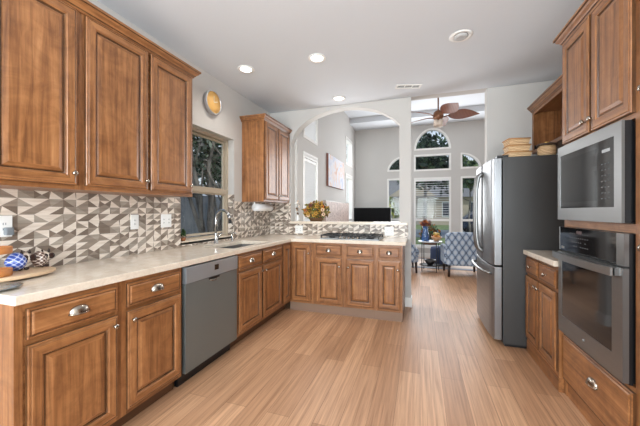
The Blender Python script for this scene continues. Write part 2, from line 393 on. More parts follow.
blind('window_blind', 'closed white slat blind seen through the arch beside the flowers', 4.56, 5.14, 1.06, 2.14, XG - .02, .045, 1.0, 'X', None, .028)
k = 14
for y0, y1, z0, z1 in ((4.5, 5.2, 1.0, 2.2), (4.5, 5.2, 2.47, 3.15), (7.4, 8.16, 1.0, 2.2), (7.4, 8.16, 2.47, 3.15)):
    f = MB(); ring(f, rect(y0, y1, z0, z1), rect(y0, y1, z0, z1, .05), 'X', XG + .012, XG - .12, TRIM)
    f.box(XG, XG + .012, y0, y1, z1 - .01, z1 + .04, TRIM)
    w = struct(f, 'window_%d' % k); k += 1
    MB().box(XG - .082, XG - .078, y0 + .04, y1 - .04, z0 + .04, z1 - .04, GLASS).build('pane', w)

# sink window: tan double hung sash, set back in the wall
f = MB(); ring(f, rect(WY0, WY1, WZ0, WZ1), rect(WY0, WY1, WZ0, WZ1, .03), 'X', XL - .145, XL - .085, TANF)
f.box(XL - .135, XL - .088, WY0 + .03, WY1 - .03, 1.475, 1.53, TANF)
ring(f, rect(WY0 + .04, WY1 - .04, 1.0, 1.48), rect(WY0 + .04, WY1 - .04, 1.0, 1.48, .022), 'X', XL - .125, XL - .10, TANF)
ring(f, rect(WY0 + .04, WY1 - .04, 1.52, WZ1 - .04), rect(WY0 + .04, WY1 - .04, 1.52, WZ1 - .04, .018), 'X', XL - .14, XL - .115, TANF)
w = struct(f, 'window_1')
MB().box(XL - .130, XL - .127, WY0 + .05, WY1 - .05, 1.52, WZ1 - .05, GLASS).build('pane', w)
MB().box(XL - .115, XL - .112, WY0 + .05, WY1 - .05, 1.0, 1.48, GLASS).build('pane', w)
o = MB().box(XL - .138, XL - .136, WY0 + .05, WY1 - .05, .99, 1.49, SCREEN).build('insect_screen', w)
# stone sill flush with the counter
struct(MB().box(XL - .15, XL, WY0, WY1, WZ0 - .03, WZ0 + .012, STONE), 'trim_1')

# ------------------------------------------------------------------ tile backsplash (mosaic of triangles)
CW, CH = .0765, .048
def mosaic(name, u0, u1, z0, z1, P, seed):
    rn = random.Random(seed); mb = MB(); used = set()
    nu = math.ceil((u1 - u0) / CW); nz = math.ceil((z1 - z0) / CH)
    for i in range(nu):
        for j in range(nz):
            a, b = u0 + i * CW, min(u0 + (i + 1) * CW, u1); t, c = z1 - j * CH, max(z1 - (j + 1) * CH, z0)
            if (t - c) < .004 or (b - a) < .004: continue
            A, B, Cc, D = P(a, c), P(b, c), P(b, t), P(a, t); M = P((a + b) / 2, (t + c) / 2)
            if (i, j) in used: continue
            k = rn.random()
            if k < .22 and t - 2 * CH >= z0 - 1e-6:     # kite over two rows, its tip leaning right
                used.add((i, j + 1)); q = t - 2 * CH; mid = a + (b - a) * rn.choice((.12, .88))
                m2 = TL[rn.choice((1, 2))]; U, Lw = P(mid, t), P(mid, q); G, H = P(a, q), P(b, q)
                mb.add([A, B, Cc, D, U, Lw, G, H], [(0, 1, 4)], TL[0]); mb.add([A, B, Cc, D, U, Lw, G, H], [(0, 5, 1)], rn.choice((TL[0], TL[3])))
                mb.add([A, B, Cc, D, U, Lw, G, H], [(3, 0, 4), (6, 5, 0)], m2); mb.add([A, B, Cc, D, U, Lw, G, H], [(4, 1, 2), (5, 7, 1)], rn.choice((TL[1], TL[2])))
                continue
            k = rn.random(); dk = [TL[1], TL[2], TL[1], TL[3]]
            if k < .50: mb.add([A, B, Cc, D], [(0, 2, 3)], TL[0]); mb.add([A, B, Cc, D], [(0, 1, 2)], rn.choice(dk))
            elif k < .62: mb.add([A, B, Cc, D], [(0, 2, 3)], rn.choice(dk)); mb.add([A, B, Cc, D], [(0, 1, 2)], TL[0])
            elif k < .82: mb.add([A, B, Cc, D], [(0, 1, 3)], rn.choice(dk)); mb.add([A, B, Cc, D], [(1, 2, 3)], rn.choice([TL[0], TL[2], TL[1]]))
            else:
                mb.add([A, B, Cc, D, M], [(3, 4, 2)], TL[0]); mb.add([A, B, Cc, D, M], [(0, 4, 3), (1, 2, 4)], TL[2]); mb.add([A, B, Cc, D, M], [(0, 1, 4)], TL[1])
    # give the sheet its thickness
    q = MB(); n = Vector(P(0, 0)) - Vector(P(0, 0, 1))
    vs = [P(u0, z0, 1), P(u1, z0, 1), P(u1, z1, 1), P(u0, z1, 1), P(u0, z0), P(u1, z0), P(u1, z1), P(u0, z1)]
    mb.add(vs, [(0, 1, 2, 3), (0, 4, 5, 1), (1, 5, 6, 2), (2, 6, 7, 3), (3, 7, 4, 0)], TL[1])
    return struct(mb, name)
TT = .008
PLw = lambda u, z, b=0: (XL + (0 if b else TT), u, z)
mosaic('trim_backsplash', .30, WY0, .914, 1.386, PLw, 3)
mosaic('trim_backsplash', WY1, YA - TT, .914, 1.386, PLw, 4)
mosaic('trim_backsplash', WY0, WY1, .914, .934, PLw, 8)
PAr = lambda u, z, b=0: (u, YA - (0 if b else TT), z)
mosaic('trim_backsplash', XL + TT, -.15, .914, ZBAR, PAr, 5)
mosaic('trim_backsplash', XL + TT, AXL, ZBAR, 1.386, PAr, 6)
PRv = lambda u, z, b=0: (u, WY1 - (0 if b else TT), z)
mosaic('trim_backsplash', XL - .082, XL + TT, .967, 1.47, PRv, 9)

# ------------------------------------------------------------------ cabinets
def rings_panel(mb, x0, x1, z0, z1, prof, yb=0.0):
    """front panel built of nested rectangles: prof = (inset, out, material key)"""
    def rv(i, o): return [(x0 + i, yb - o, z0 + i), (x1 - i, yb - o, z0 + i), (x1 - i, yb - o, z1 - i), (x0 + i, yb - o, z1 - i)]
    prev = rv(0, 0)
    for (i, o, k) in prof:
        cur = rv(i, o); vs = prev + cur
        for e in range(4):
            f = (e, (e + 1) % 4, 4 + (e + 1) % 4, 4 + e)
            m = GZ if k == 'g' else (WH if e % 2 == 0 else WV)
            if k == 'h': m = WH
            mb.add([vs[q] for q in f], [(0, 1, 2, 3)], m)
        prev = cur
    mb.add(prev, [(0, 1, 2, 3)], WH if prof[-1][2] == 'h' else WV)
    mb.add(rv(0, 0), [(3, 2, 1, 0)], WV)
DOORP = [(0, .015, 'g'), (.003, .019, 'w'), (.009, .020, 'w'), (.011, .0175, 'g'), (.015, .021, 'w'), (.050, .021, 'w'), (.053, .0175, 'w'), (.058, .0165, 'w'), (.062, .008, 'g'), (.068, .008, 'g'), (.072, .0125, 'w'), (.090, .0175, 'w')]
DRAWP = [(0, .012, 'g'), (.004, .0155, 'h'), (.010, .0155, 'h'), (.012, .0145, 'g'), (.015, .0145, 'g'), (.022, .0195, 'h')]
def knob(mb, x, z, y=0.0):
    mb.lathe([(.0, .0), (.008, .0), (.005, .006), (.005, .012), (.010, .017), (.0145, .022), (.0135, .027), (.006, .030), (0, .0305)], NICK, 14, (x, y, z), 'Y')
def cup_pull(mb, x, z, y=0.0, w=.088):
    vs = []; nu, nv = 12, 6      # quarter dome open below
    for j in range(nv + 1):
        b = PI / 2 * j / nv
        for i in range(nu + 1):
            a = PI * i / nu
            rx, h = w / 2, .040
            vs.append((x + rx * math.cos(a), y - .026 * math.sin(a) * math.cos(b) - .001, z - .012 + h * math.sin(b) * (math.sin(a) ** .6 if math.sin(a) > 0 else 0)))
    fs = [(j * (nu + 1) + i, j * (nu + 1) + i + 1, (j + 1) * (nu + 1) + i + 1, (j + 1) * (nu + 1) + i) for j in range(nv) for i in range(nu)]
    mb.add(vs, fs, NICK, True)
    mb.tube([(x + (w / 2) * math.cos(PI * i / 12), y - .026 * math.sin(PI * i / 12) - .001, z - .012) for i in range(13)], .0025, NICK, 6)
    mb.box(x - w / 2 - .004, x + w / 2 + .004, y - .003, y, z - .014, z - .006, NICK)
def cabinet(name, label, loc, rz, Wd, z0, z1, depth, doors=(), drawers=(), toe=None, group=None, cat='cabinet', hollow=False):
    r = thing(name, label, cat, (loc[0], loc[1], z0 if toe is None else 0), rz, group); dz = -(z0 if toe is None else 0)
    b = MB(); t = .02
    zb = z0 + dz; zt = z1 + dz
    if hollow:
        b.box(0, .02, .02, depth, zb, zt, WV); b.box(Wd - .02, Wd, .02, depth, zb, zt, WV); b.box(.02, Wd - .02, depth - .015, depth, zb, zt, WV); b.box(.02, Wd - .02, .02, depth - .015, zb, zb + .02, WV)
    else: b.box(0, Wd, .02, depth, zb, zt, WV)
    # face frame
    slabx = [0, .028, Wd - .028, Wd]
    b.box(0, .03, 0, .02, zb, zt, WV); b.box(Wd - .03, Wd, 0, .02, zb, zt, WV); b.box(.03, Wd - .03, 0, .02, zb, zb + .03, WH); b.box(.03, Wd - .03, 0, .02, zt - .03, zt, WH)
    b.box(.03, Wd - .03, .004, .02, zb + .03, zt - .03, WH)
    b.build('body', r)
    if toe == 'recess': MB().box(0, Wd, .075, depth, 0, zb, TOE).build('toe_kick', r)
    if toe == 'flush': MB().box(0, Wd, -.004, depth, 0, zb, MATS['weathered_toe'] if rz == 0 else WH).build('toe_board', r)
    for (a, b2, c, d, kx, kz) in doors:
        m = MB(); rings_panel(m, a, b2, c + dz, d + dz, DOORP); dr = m.build('door', r)
        if kx is not None: h = MB(); knob(h, kx, kz + dz, -.0185); h.build('knob', dr)
    for (a, b2, c, d, kind) in drawers:
        m = MB(); rings_panel(m, a, b2, c + dz, d + dz, DRAWP); dr = m.build('drawer', r)
        h = MB()
        if kind == 'cup': cup_pull(h, (a + b2) / 2, (c + d) / 2 + dz, -.018, .088 if loc[1] < 2 else .066)
        else: knob(h, (a + b2) / 2, (c + d) / 2 + dz, -.018)
        h.build('pull' if kind == 'cup' else 'knob', dr)
    return r
XC = -1.588; ZT = .873; R90 = PI / 2
DZ0, DZ1, WZa, WZb = .135, .690, .715, .848
def leftcab(label, y0, y1, doors, drawers, **k):
    return cabinet('base_cabinet', label, (XC, y0), R90, y1 - y0, .105, ZT, .60, [(a - y0, b - y0, DZ0, c, kx - y0 if kx else None, kz) for a, b, c, kx, kz in doors], [(a - y0, b - y0, WZa, WZb, kd) for a, b, kd in drawers], 'recess', hollow='sink' in label)
leftcab('brown base cabinet with cup-pull drawer nearest the camera on the left', .762, 1.226, [(.80, 1.198, .690, 1.172, .640)], [(.80, 1.198, 'cup')])
leftcab('brown base cabinet immediately left of the dishwasher', 1.227, 1.672, [(1.256, 1.652, .690, 1.282, .640)], [(1.256, 1.652, 'cup')])
leftcab('brown double-door base cabinet below the sink, right of the dishwasher', 2.337, 3.27, [(2.352, 2.772, .690, 2.748, .640), (2.800, 3.248, .690, 2.825, .640)], [(2.352, 2.772, 'cup'), (2.800, 3.248, 'cup')])
cabinet('base_cabinet', 'narrow one-door cabinet filling the inside corner left of the peninsula', (XC, 3.271), R90, .245, .105, ZT, .60, [(.02, .232, DZ0, .848, None, 0)], (), 'recess')
# peninsula
YP = 3.520
cabinet('base_cabinet', 'narrow full-height-door peninsula cabinet at the inside corner', (-1.586, YP), 0, .327, .10, ZT, .57, [(.022, .285, .125, .848, .262, .735)], (), 'flush')
def pencab(label, x0, x1, da, db, kx):
    return cabinet('base_cabinet', label, (x0, YP), 0, x1 - x0, .10, ZT, .57, [(da - x0, db - x0, .125, .688, kx - x0, .59)], [(da - x0, db - x0, .715, .848, 'cup')], 'flush')
pencab('peninsula cabinet with one drawer below the left half of the cooktop', -1.258, -.874, -1.235, -.900, -.930)
pencab('peninsula cabinet with one drawer below the right half of the cooktop', -.873, -.492, -.845, -.513, -.818)
pencab('peninsula cabinet at the free right end of the peninsula', -.491, -.190, -.465, -.214, -.240)
# left uppers
XU = -1.868; UZ0, UZ1 = 1.386, 2.430
cabinet('wall_cabinet', 'brown wall cabinet nearest the camera, cut by the left edge of the photo', (XU, .72), R90, .470, UZ0, UZ1, .318, [(.06, .448, 1.412, 2.407, .425, 1.475)])
cabinet('wall_cabinet', 'brown two-door wall cabinet between the nearest one and the window', (XU, 1.191), R90, .902, UZ0, UZ1, .318, [(.026, .444, 1.412, 2.407, .420, 1.475), (.470, .878, 1.412, 2.407, .853, 1.475)])
cabinet('wall_cabinet', 'small two-door wall cabinet right of the window beside the arch', (XU, 3.335), R90, .765, UZ0, UZ1, .318, [(.018, .375, 1.412, 2.407, .350, 1.475), (.392, .748, 1.412, 2.407, .418, 1.475)])
CR = [(0, 2.414), (.008, 2.414), (.011, 2.424), (.018, 2.428), (.022, 2.437), (.036, 2.448), (.041, 2.460), (.050, 2.463), (.050, 2.478), (0, 2.478)]
def crown(label, path, outs): tag(sweep(MB(), CR, path, outs, WY).build('crown_molding', None, (path[0][0], path[0][1], 2.414)), label, 'crown molding')
crown('long wooden crown molding along the top of the left wall cabinets', [(XU + .001, .5), (XU + .001, 2.094), (XL + .001, 2.094)], [(1, 0), (1, 1), (0, 1)])
crown('wooden crown molding on the small wall cabinet beside the arch', [(XL + .001, 3.334), (XU + .001, 3.334), (XU + .001, 4.10)], [(0, -1), (1, -1), (1, 0)])
# oven tower (right)
XT = .95
r = thing('oven_tower_cabinet', 'tall wooden cabinet housing the microwave and wall oven', 'cabinet', (XT, 2.50, 0), -R90)
TW = .765; b = MB()
b.box(0, TW, .55, .578, 0, UZ1, WV); b.box(0, .035, 0, .578, 0, UZ1, WV); b.box(TW - .045, TW, 0, .578, 0, UZ1, WV)
for za, zb in ((.09, .112), (.40, .438), (1.158, 1.202), (1.697, 1.735), (2.36, UZ1)): b.box(.035, TW - .045, 0, .55, za, zb, WH)
b.box(.035, TW - .045, .01, .55, 1.735, 2.36, WV); b.box(.035, TW - .045, .01, .55, .112, .40, WV)
b.build('body', r)
MB().box(.035, TW - .045, .004, .5, 0, .09, WH).build('toe_board', r)
for a, c, kx in ((.012, .352, .325), (.378, .722, .405)):
    m = MB(); rings_panel(m, a, c, 1.722, 2.407, DOORP); d = m.build('door', r); h = MB(); knob(h, kx, 1.79, -.0185); h.build('knob', d)
m = MB(); rings_panel(m, .012, .725, .105, .415, DRAWP); d = m.build('drawer', r); h = MB(); cup_pull(h, .40, .285, -.018); h.build('pull', d)
cabinet('pantry_cabinet', 'tall wooden cabinet cut by the right edge of the photo', (XT, 1.733), -R90, .62, .10, UZ1, .578, [(.03, .59, .125, 1.70, .06, 1.1), (.03, .59, 1.73, 2.407, .06, 1.80)], (), 'recess')
crown('wooden crown molding on top of the oven tower', [(XR - .001, 2.502), (XT - .001, 2.502), (XT - .001, 1.113)], [(0, 1), (-1, 1), (-1, 0)])
# small base cabinet right
cabinet('base_cabinet', 'small two-door base cabinet between refrigerator and oven tower', (.92, 3.155), -R90, .652, .10, ZT, .60, [(.015, .305, DZ0, .690, .280, .640), (.325, .640, DZ0, .690, .350, .640)], [(.015, .305, WZa, WZb, 'knob'), (.325, .640, WZa, WZb, 'knob')], 'flush')
# open cabinet above the refrigerator
r = thing('wall_cabinet', 'open cabinet without doors above the refrigerator', 'cabinet', (1.262, 4.10, 1.93), -R90)
b = MB(); OW = .95; H2 = UZ1 - 1.93 - .0
b.box(0, .02, 0, .266, 0, H2, WV); b.box(OW - .02, OW, 0, .266, 0, H2, WV); b.box(.02, OW - .02, 0, .266, 0, .02, WH); b.box(.02, OW - .02, 0, .266, H2 - .02, H2, WH); b.box(.02, OW - .02, .25, .266, .02, H2 - .02, WV)
b.box(0, .045, -.018, 0, 0, H2, WV); b.box(OW - .045, OW, -.018, 0, 0, H2, WV); b.box(.045, OW - .045, -.018, 0, 0, .035, WH); b.box(.045, OW - .045, -.018, 0, H2 - .05, H2, WH)
b.build('body', r)
MB().box(.04, .055, -.01, .02, .05, .09, BLK).build('hinge', r)
crown('wooden crown molding on the open cabinet above the refrigerator', [(1.244, 3.15), (1.244, 4.108)], [(-1, 0), (-1, 0)])

# ------------------------------------------------------------------ countertops, bar ledge
SX0, SX1, SY0, SY1 = -2.01, -1.655, 2.38, 3.06
mb = MB(); slab(mb, [XL + .0005, SX0, SX1, -1.56, -.152], [.752, SY0, SY1, 3.49, YA - .0005], lambda x, y: (x < -1.56 or y > 3.49) and not (SX0 < x < SX1 and SY0 < y < SY1), .874, .914, STONE)
tag(mb.build('countertop', None, (-1.87, 3.8, .874), .004), 'L-shaped beige stone countertop running from the left edge to the cooktop', 'countertop')
mb = MB().box(.888, XR - .001, 2.503, 3.158, .874, .914, STONE); tag(mb.build('countertop', None, (1.2, 2.83, .874), .004), 'short beige stone countertop left of the wall oven', 'countertop')
mb = MB().box(AXL + .002, -.150, YA - .045, YA2 + .09, ZBAR + .001, ZBAR + .036, STONE)
mb2 = MB(); slab(mb2, [AXL + .001, AXR - .001, -.152], [YA - .045, YA - .0005, YA2 + .0005, YA2 + .09], lambda x, y: not (x > AXR and YA < y < YA2), ZBAR + .001, ZBAR + .036, STONE)
tag(mb2.build('bar_ledge', None, (-1.0, YA, ZBAR), .004), 'raised beige stone ledge under the arch behind the cooktop', 'bar ledge')
# undermount sink
s = thing('sink', 'stainless undermount sink set into the counter under the window', 'sink', (-1.8325, 2.72, .70))
b = MB(); ox, oy, oz = -1.8325, 2.72, .70
b.box(SX0 - .01 - ox, SX1 + .01 - ox, SY0 - .01 - oy, SY1 + .01 - oy, 0, .006, SINKM)
b.box(SX0 - .01 - ox, SX0 - .001 - ox, SY0 - .01 - oy, SY1 + .01 - oy, .006, .173, SINKM); b.box(SX1 + .001 - ox, SX1 + .01 - ox, SY0 - .01 - oy, SY1 + .01 - oy, .006, .173, SINKM)
b.box(SX0 - ox, SX1 - ox, SY0 - .01 - oy, SY0 - .001 - oy, .006, .173, SINKM); b.box(SX0 - ox, SX1 - ox, SY1 + .001 - oy, SY1 + .01 - oy, .006, .173, SINKM)
b.build('basin', s); MB().lathe([(0, .006), (.045, .006), (.045, .009), (.03, .007), (0, .007)], CHR, 18).build('drain', s)
# faucet
f = thing('faucet', 'tall gooseneck kitchen faucet standing behind the sink', 'faucet', (-2.095, 2.70, .914), -.15)
MB().lathe([(0, 0), (.027, 0), (.027, .006), (.020, .012), (.018, .10), (.019, .105), (.013, .115), (0, .115)], CHR, 20).build('base', f)
pts = [(0, 0, .10), (0, 0, .23)] + [(.098 - .098 * math.cos(t), 0, .265 + .095 * math.sin(t)) for t in [PI * k / 14 for k in range(0, 13)]]
e = pts[-1]; MB().tube(pts, .015, CHR, 12).build('spout', f)
MB().tube([(e[0], 0, e[2]), (e[0] + .012, 0, e[2] - .045)], [.017, .018], CHR, 12).tube([(e[0] + .012, 0, e[2] - .045), (e[0] + .02, 0, e[2] - .085)], [.017, .019], BLK, 12).build('spray_head', f)
MB().tube([(0, .018, .06), (0, .04, .07), (.01, .075, .115)], [.008, .008, .006], CHR, 8).build('handle', f)
f = thing('soap_dispenser', 'small metal soap pump right of the faucet', 'soap dispenser', (-2.10, 3.00, .914))
MB().lathe([(0, 0), (.018, 0), (.018, .005), (.010, .012), (.009, .075), (0, .075)], CHR, 16).build('post', f)
MB().tube([(0, 0, .07), (0, 0, .09), (.02, 0, .095), (.06, 0, .088)], [.006, .007, .006, .005], CHR, 8).build('nozzle', f)

# ------------------------------------------------------------------ dishwasher
d = thing('dishwasher', 'stainless dishwasher under the counter near the sink', 'dishwasher', (XC, 1.690, 0), R90)
DW = .64
MB().box(.004, DW - .004, .02, .58, .10, .868, BLK).build('tub', d)
MB().box(.01, DW - .01, .06, .09, 0, .10, BLK).build('toe_panel', d)
dd = MB().box(.008, DW - .006, -.012, .02, .105, .742, SLATE, .003).build('door', d)
cp = MB().box(.008, DW - .006, -.020, .02, .745, .862, PANEL, .003).build('control_panel', d); cp['label'] = 'lighter steel control panel'
MB().box(.315, .365, -.0215, -.0195, .790, .832, BLKG).build('display', cp)
h = MB().box(.255, .385, -.0145, -.011, .722, .738, BLK); h.build('handle_pocket', dd)
MB().tube([(.26, -.014, .722), (.29, -.022, .712), (.33, -.022, .712), (.345, -.014, .722)], .004, NICK, 6).build('handle_lip', dd)

# ------------------------------------------------------------------ refrigerator
f = thing('refrigerator', 'stainless french-door refrigerator with dark sides beside the right counter', 'refrigerator', (.731, 3.170, 0))
FD, FW, FH = .77, .905, 1.765
MB().box(0, FD, 0, FW, .03, FH, CHARC, .004).build('body', f)
MB().box(.02, .74, .03, FW - .03, 0, .03, BLK).build('base', f)
def fdoor(y0, y1, z0, z1, nm, vert):
    m = MB(); pr = []; n = 14; bow = .030; bt = .058
    prof = [(-.012 - bt - bow * (1 - (2 * k / n - 1) ** 2), y0 + (y1 - y0) * k / n) for k in range(n + 1)] if vert else None
    y_lo, y_hi = y0, y1
    pts = []
    for k in range(n + 1):
        yy = (FW) * 0 + y0 + (y1 - y0) * k / n; g = (yy - 0) / FW
        e = min(k, n - k); pts.append((-.010 - .072 - .014 * (1 - (2 * g - 1) ** 2) - (0, .010, .014)[min(e, 2)] + .014, yy + (0 if k else 0)))
    poly = [(-.008, y1 - .0), (-.008, y0)] + pts
    m.prism(poly, 'Z', z0, z1, STEELD); return m.build(nm, f, (0, 0, 0), .005)
da = fdoor(.003, FW / 2 - .003, .755, FH - .004, 'door', True); db = fdoor(FW / 2 + .003, FW - .003, .755, FH - .004, 'door', True)
dc = fdoor(.003, FW - .003, .060, .742, 'freezer_drawer', False)
for dr, yy in ((da, FW / 2 - .055), (db, FW / 2 + .055)):
    p = [(-.085, yy, 1.66), (-.115, yy, 1.655), (-.140, yy, 1.62), (-.155, yy, 1.50), (-.160, yy, 1.22), (-.155, yy, .98), (-.140, yy, .88), (-.115, yy, .85), (-.085, yy, .845)]
    MB().tube(p, [.022, .022, .020, .017, .016, .017, .020, .022, .022], STEEL, 12).build('handle', dr)
p = [(-.080, .08, .665), (-.110, .08, .672), (-.142, .13, .675), (-.155, .30, .675), (-.158, .45, .675), (-.155, .60, .675), (-.142, .77, .675), (-.110, .82, .672), (-.080, .82, .665)]
MB().tube(p, .013, STEEL, 12).build('handle', dc)
for yy in (.05, FW - .05): MB().box(-.045, .05, yy - .03, yy + .03, FH, FH + .022, BLK, .004).build('hinge_cover', f)

# things on top of the refrigerator
wk = pm('woven_straw', (1, 1, 1), .7); mp = mapped(wk, (1, 1, 1), 'Object'); wv = N(wk, 'ShaderNodeTexWave', bands_direction='Z'); wv.inputs['Scale'].default_value = 25; wv.inputs['Distortion'].default_value = 3; L(wk, mp.outputs[0], wv.inputs['Vector'])
r = ramp(wk, [(.2, srgb(160, 118, 76)), (.6, srgb(214, 178, 132)), (.9, srgb(236, 208, 168))]); L(wk, wv.outputs['Fac'], r.inputs[0]); L(wk, r.outputs[0], BS(wk).inputs['Base Color']); bump(wk, wv.outputs['Fac'], .5, .005)
wk2 = pm('wicker_rim', srgb(176, 128, 80), .7)
def basket(loc, label, rz, s=1.0):
    t = thing('basket', label, 'basket', loc, rz, None)
    b = MB(); a, c, h = .088 * s, .07 * s, .056
    for (i, j, k, l, z0, z1) in ((a * .88, c * .88, a, c, 0, h),):
        o = [(-i, -j, z0), (i, -j, z0), (i, j, z0), (-i, j, z0), (-k, -l, z1), (k, -l, z1), (k, l, z1), (-k, l, z1)]
        o2 = [(-i * .94, -j * .94, .006), (i * .94, -j * .94, .006), (i * .94, j * .94, .006), (-i * .94, j * .94, .006), (-k * .94, -l * .94, z1), (k * .94, -l * .94, z1), (k * .94, l * .94, z1), (-k * .94, l * .94, z1)]
        b.add(o + o2, [(3, 2, 1, 0), (0, 1, 5, 4), (1, 2, 6, 5), (2, 3, 7, 6), (3, 0, 4, 7), (8, 9, 10, 11), (8, 12, 13, 9), (9, 13, 14, 10), (10, 14, 15, 11), (11, 15, 12, 8), (4, 5, 13, 12), (5, 6, 14, 13), (6, 7, 15, 14), (7, 4, 12, 15)], wk)
    b.build('body', t, (0, 0, 0), .004)
    MB().tube([(-a, -c, h), (a, -c, h), (a, c, h), (-a, c, h), (-a, -c, h)], .007, wk2, 8).build('rim', t)
    return t
bz = FH + .001
basket((.885, 3.33, bz), 'lowest of the three straw baskets stacked on the refrigerator', .10, 1.12)
basket((.882, 3.33, bz + .0635), 'middle one of the three straw baskets stacked on the refrigerator', .02, 1.08)
basket((.880, 3.335, bz + .127), 'topmost of the three straw baskets stacked on the refrigerator', .14, 1.04)
t = thing('lidded_basket', 'small round basket with a dark lid on the refrigerator', 'basket', (1.105, 3.265, bz))
MB().lathe([(0, 0), (.062, 0), (.072, .03), (.072, .075), (.064, .095), (0, .095)], wk, 24).build('body', t)
MB().lathe([(0, .095), (.078, .095), (.080, .105), (.070, .116), (.02, .120), (0, .120)], pm('dark_lid', srgb(66, 50, 38), .4), 24).build('lid', t)
MB().lathe([(0, .120), (.016, .120), (.02, .130), (.012, .137), (0, .137)], pm('gold_knob', srgb(212, 170, 96), .3, .9), 14).build('knob', t)

# ------------------------------------------------------------------ microwave and wall oven
def rside(name, label, cat, z): return thing(name, label, cat, (XT, 2.482, z), -R90)
m = rside('microwave', 'built-in stainless microwave above the wall oven', 'microwave', 1.2045)
MW = .69
MB().box(.02, MW - .02, -.001, .40, .003, .485, BLK).build('housing', m)
t = MB(); t.box(0, MW - .006, -.034, -.002, .002, .489, BLK); ring(t, rect(0, MW, 0.001, .49), rect(0, MW, 0.001, .49, .001), 'Y', -.034, -.034, BLK)
t.build('trim_box', m)
fr = MB(); fr.box(0, MW, -.046, -.034, .001, .078, STEEL); fr.box(0, MW, -.046, -.034, .428, .490, STEEL); fr.box(0, .038, -.046, -.034, .078, .428, STEEL); fr.box(MW - .058, MW, -.046, -.034, .078, .428, STEEL)
fr.build('trim_frame', m)
g = MB().box(.038, MW - .058, -.044, -.034, .078, .428, BLKG).build('door', m)
cpm = pm('control_print', srgb(72, 73, 75), .5)
MB().box(.06, .47, -.0445, -.0438, .115, .395, pm('dark_oven_window', srgb(40, 41, 43), .05)).build('window', g)
c = MB(); rn = random.Random(2)
for i in range(3):
    for j in range(7): MB().box(.520 + i * .030, .533 + i * .030, -.0447, -.0439, .12 + j * .030, .126 + j * .030, cpm).build('button', g)
MB().box(.525, .595, -.0447, -.0439, .362, .378, pm('badge_silver', srgb(150, 150, 150), .3, .8)).build('badge', g)
m = rside('wall_oven', 'built-in stainless wall oven below the microwave', 'oven', .4405)
MB().box(.02, MW - .02, -.001, .50, .003, .712, BLK).build('housing', m)
MB().box(0, MW, -.018, -.002, .002, .715, BLK).build('trim_box', m)
p = MB(); p.box(0, MW - .06, -.036, -.018, .560, .715, BLKG); p.box(MW - .06, MW, -.036, -.018, .560, .715, STEEL); p.box(0, .010, -.037, -.018, .560, .715, STEEL); p = p.build('control_panel', m)
c = MB()
for i in range(9):
    for j in range(4):
        if rn.random() < .8: MB().box(.15 + i * .026, .162 + i * .026, -.0366, -.0359, .60 + j * .026, .606 + j * .026, cpm).build('button', p)
MB().box(.03, .075, -.0366, -.0359, .572, .588, MATS['badge_silver']).build('badge', p); MB().box(.235, .30, -.0366, -.0359, .682, .700, pm('display_dim', srgb(70, 45, 45), .3)).build('display', p)
d = MB(); d.box(0, MW, -.042, -.018, .008, .118, STEEL); d.box(0, .050, -.042, -.018, .118, .550, STEEL); d.box(MW - .085, MW, -.042, -.018, .118, .550, STEEL); d.box(.05, MW - .085, -.042, -.018, .505, .550, STEEL); d = d.build('door', m)
MB().box(.050, MW - .085, -.040, -.020, .118, .505, BLKG).build('window', d)
MB().lathe([(0, 0), (.011, 0), (.009, .003), (0, .003)], MATS['badge_silver'], 16, (.33, -.042, .06), 'Y').build('badge', d)
h = MB(); hp = [(.015 + (MW - .03) * k / 16, -.075 - .022 * (1 - (2 * k / 16 - 1) ** 2), .530) for k in range(17)]
vs = []
for (x, y, z) in hp: vs += [(x, y - .008, z - .020), (x, y - .008, z + .020), (x, y + .010, z + .020), (x, y + .010, z - .020)]
h.add(vs, [(4 * i + a, 4 * i + (a + 1) % 4, 4 * i + 4 + (a + 1) % 4, 4 * i + 4 + a) for i in range(16) for a in range(4)] + [(0, 1, 2, 3), (64, 67, 66, 65)], STEEL)
h.box(.015, .045, -.072, -.042, .512, .548, STEEL); h.box(MW - .045, MW - .015, -.072, -.042, .512, .548, STEEL); h.build('handle', d)

# ------------------------------------------------------------------ cooktop
c = thing('cooktop', 'black gas cooktop with iron grates on the peninsula counter', 'cooktop', (-.83, 3.80, .914))
MB().box(-.37, .37, -.24, .24, 0, .010, PANEL, .004).build('plate', c)
for i, x in enumerate((-.245, 0, .245)):
    g = MB(); a = .115
    for yy in (-.21, -.01, .19): g.box(x - a, x + a, yy - .005, yy + .005, .036, .050, IRON)
    for xx in (x - a, x, x + a): g.box(xx - .005, xx + .005, -.215, .195, .038, .052, IRON)
    for xx in (x - a, x + a):
        for yy in (-.205, .185): g.box(xx - .007, xx + .007, yy - .007, yy + .007, .012, .04, IRON)
    g.build('grate', c)
for x, y, rad in ((-.245, -.11, .04), (-.245, .10, .05), (0, 0, .055), (.245, -.11, .05), (.245, .10, .04)):
    MB().lathe([(0, .012), (rad, .012), (rad, .022), (rad * .8, .024), (rad * .8, .031), (0, .032)], IRON, 18, (x, y, 0)).build('burner', c)
for k in range(5): MB().lathe([(0, .012), (.017, .012), (.015, .034), (0, .035)], NICK, 14, (.10 + k * .055 - .21, -.222 + .0, 0)).build('knob', c)

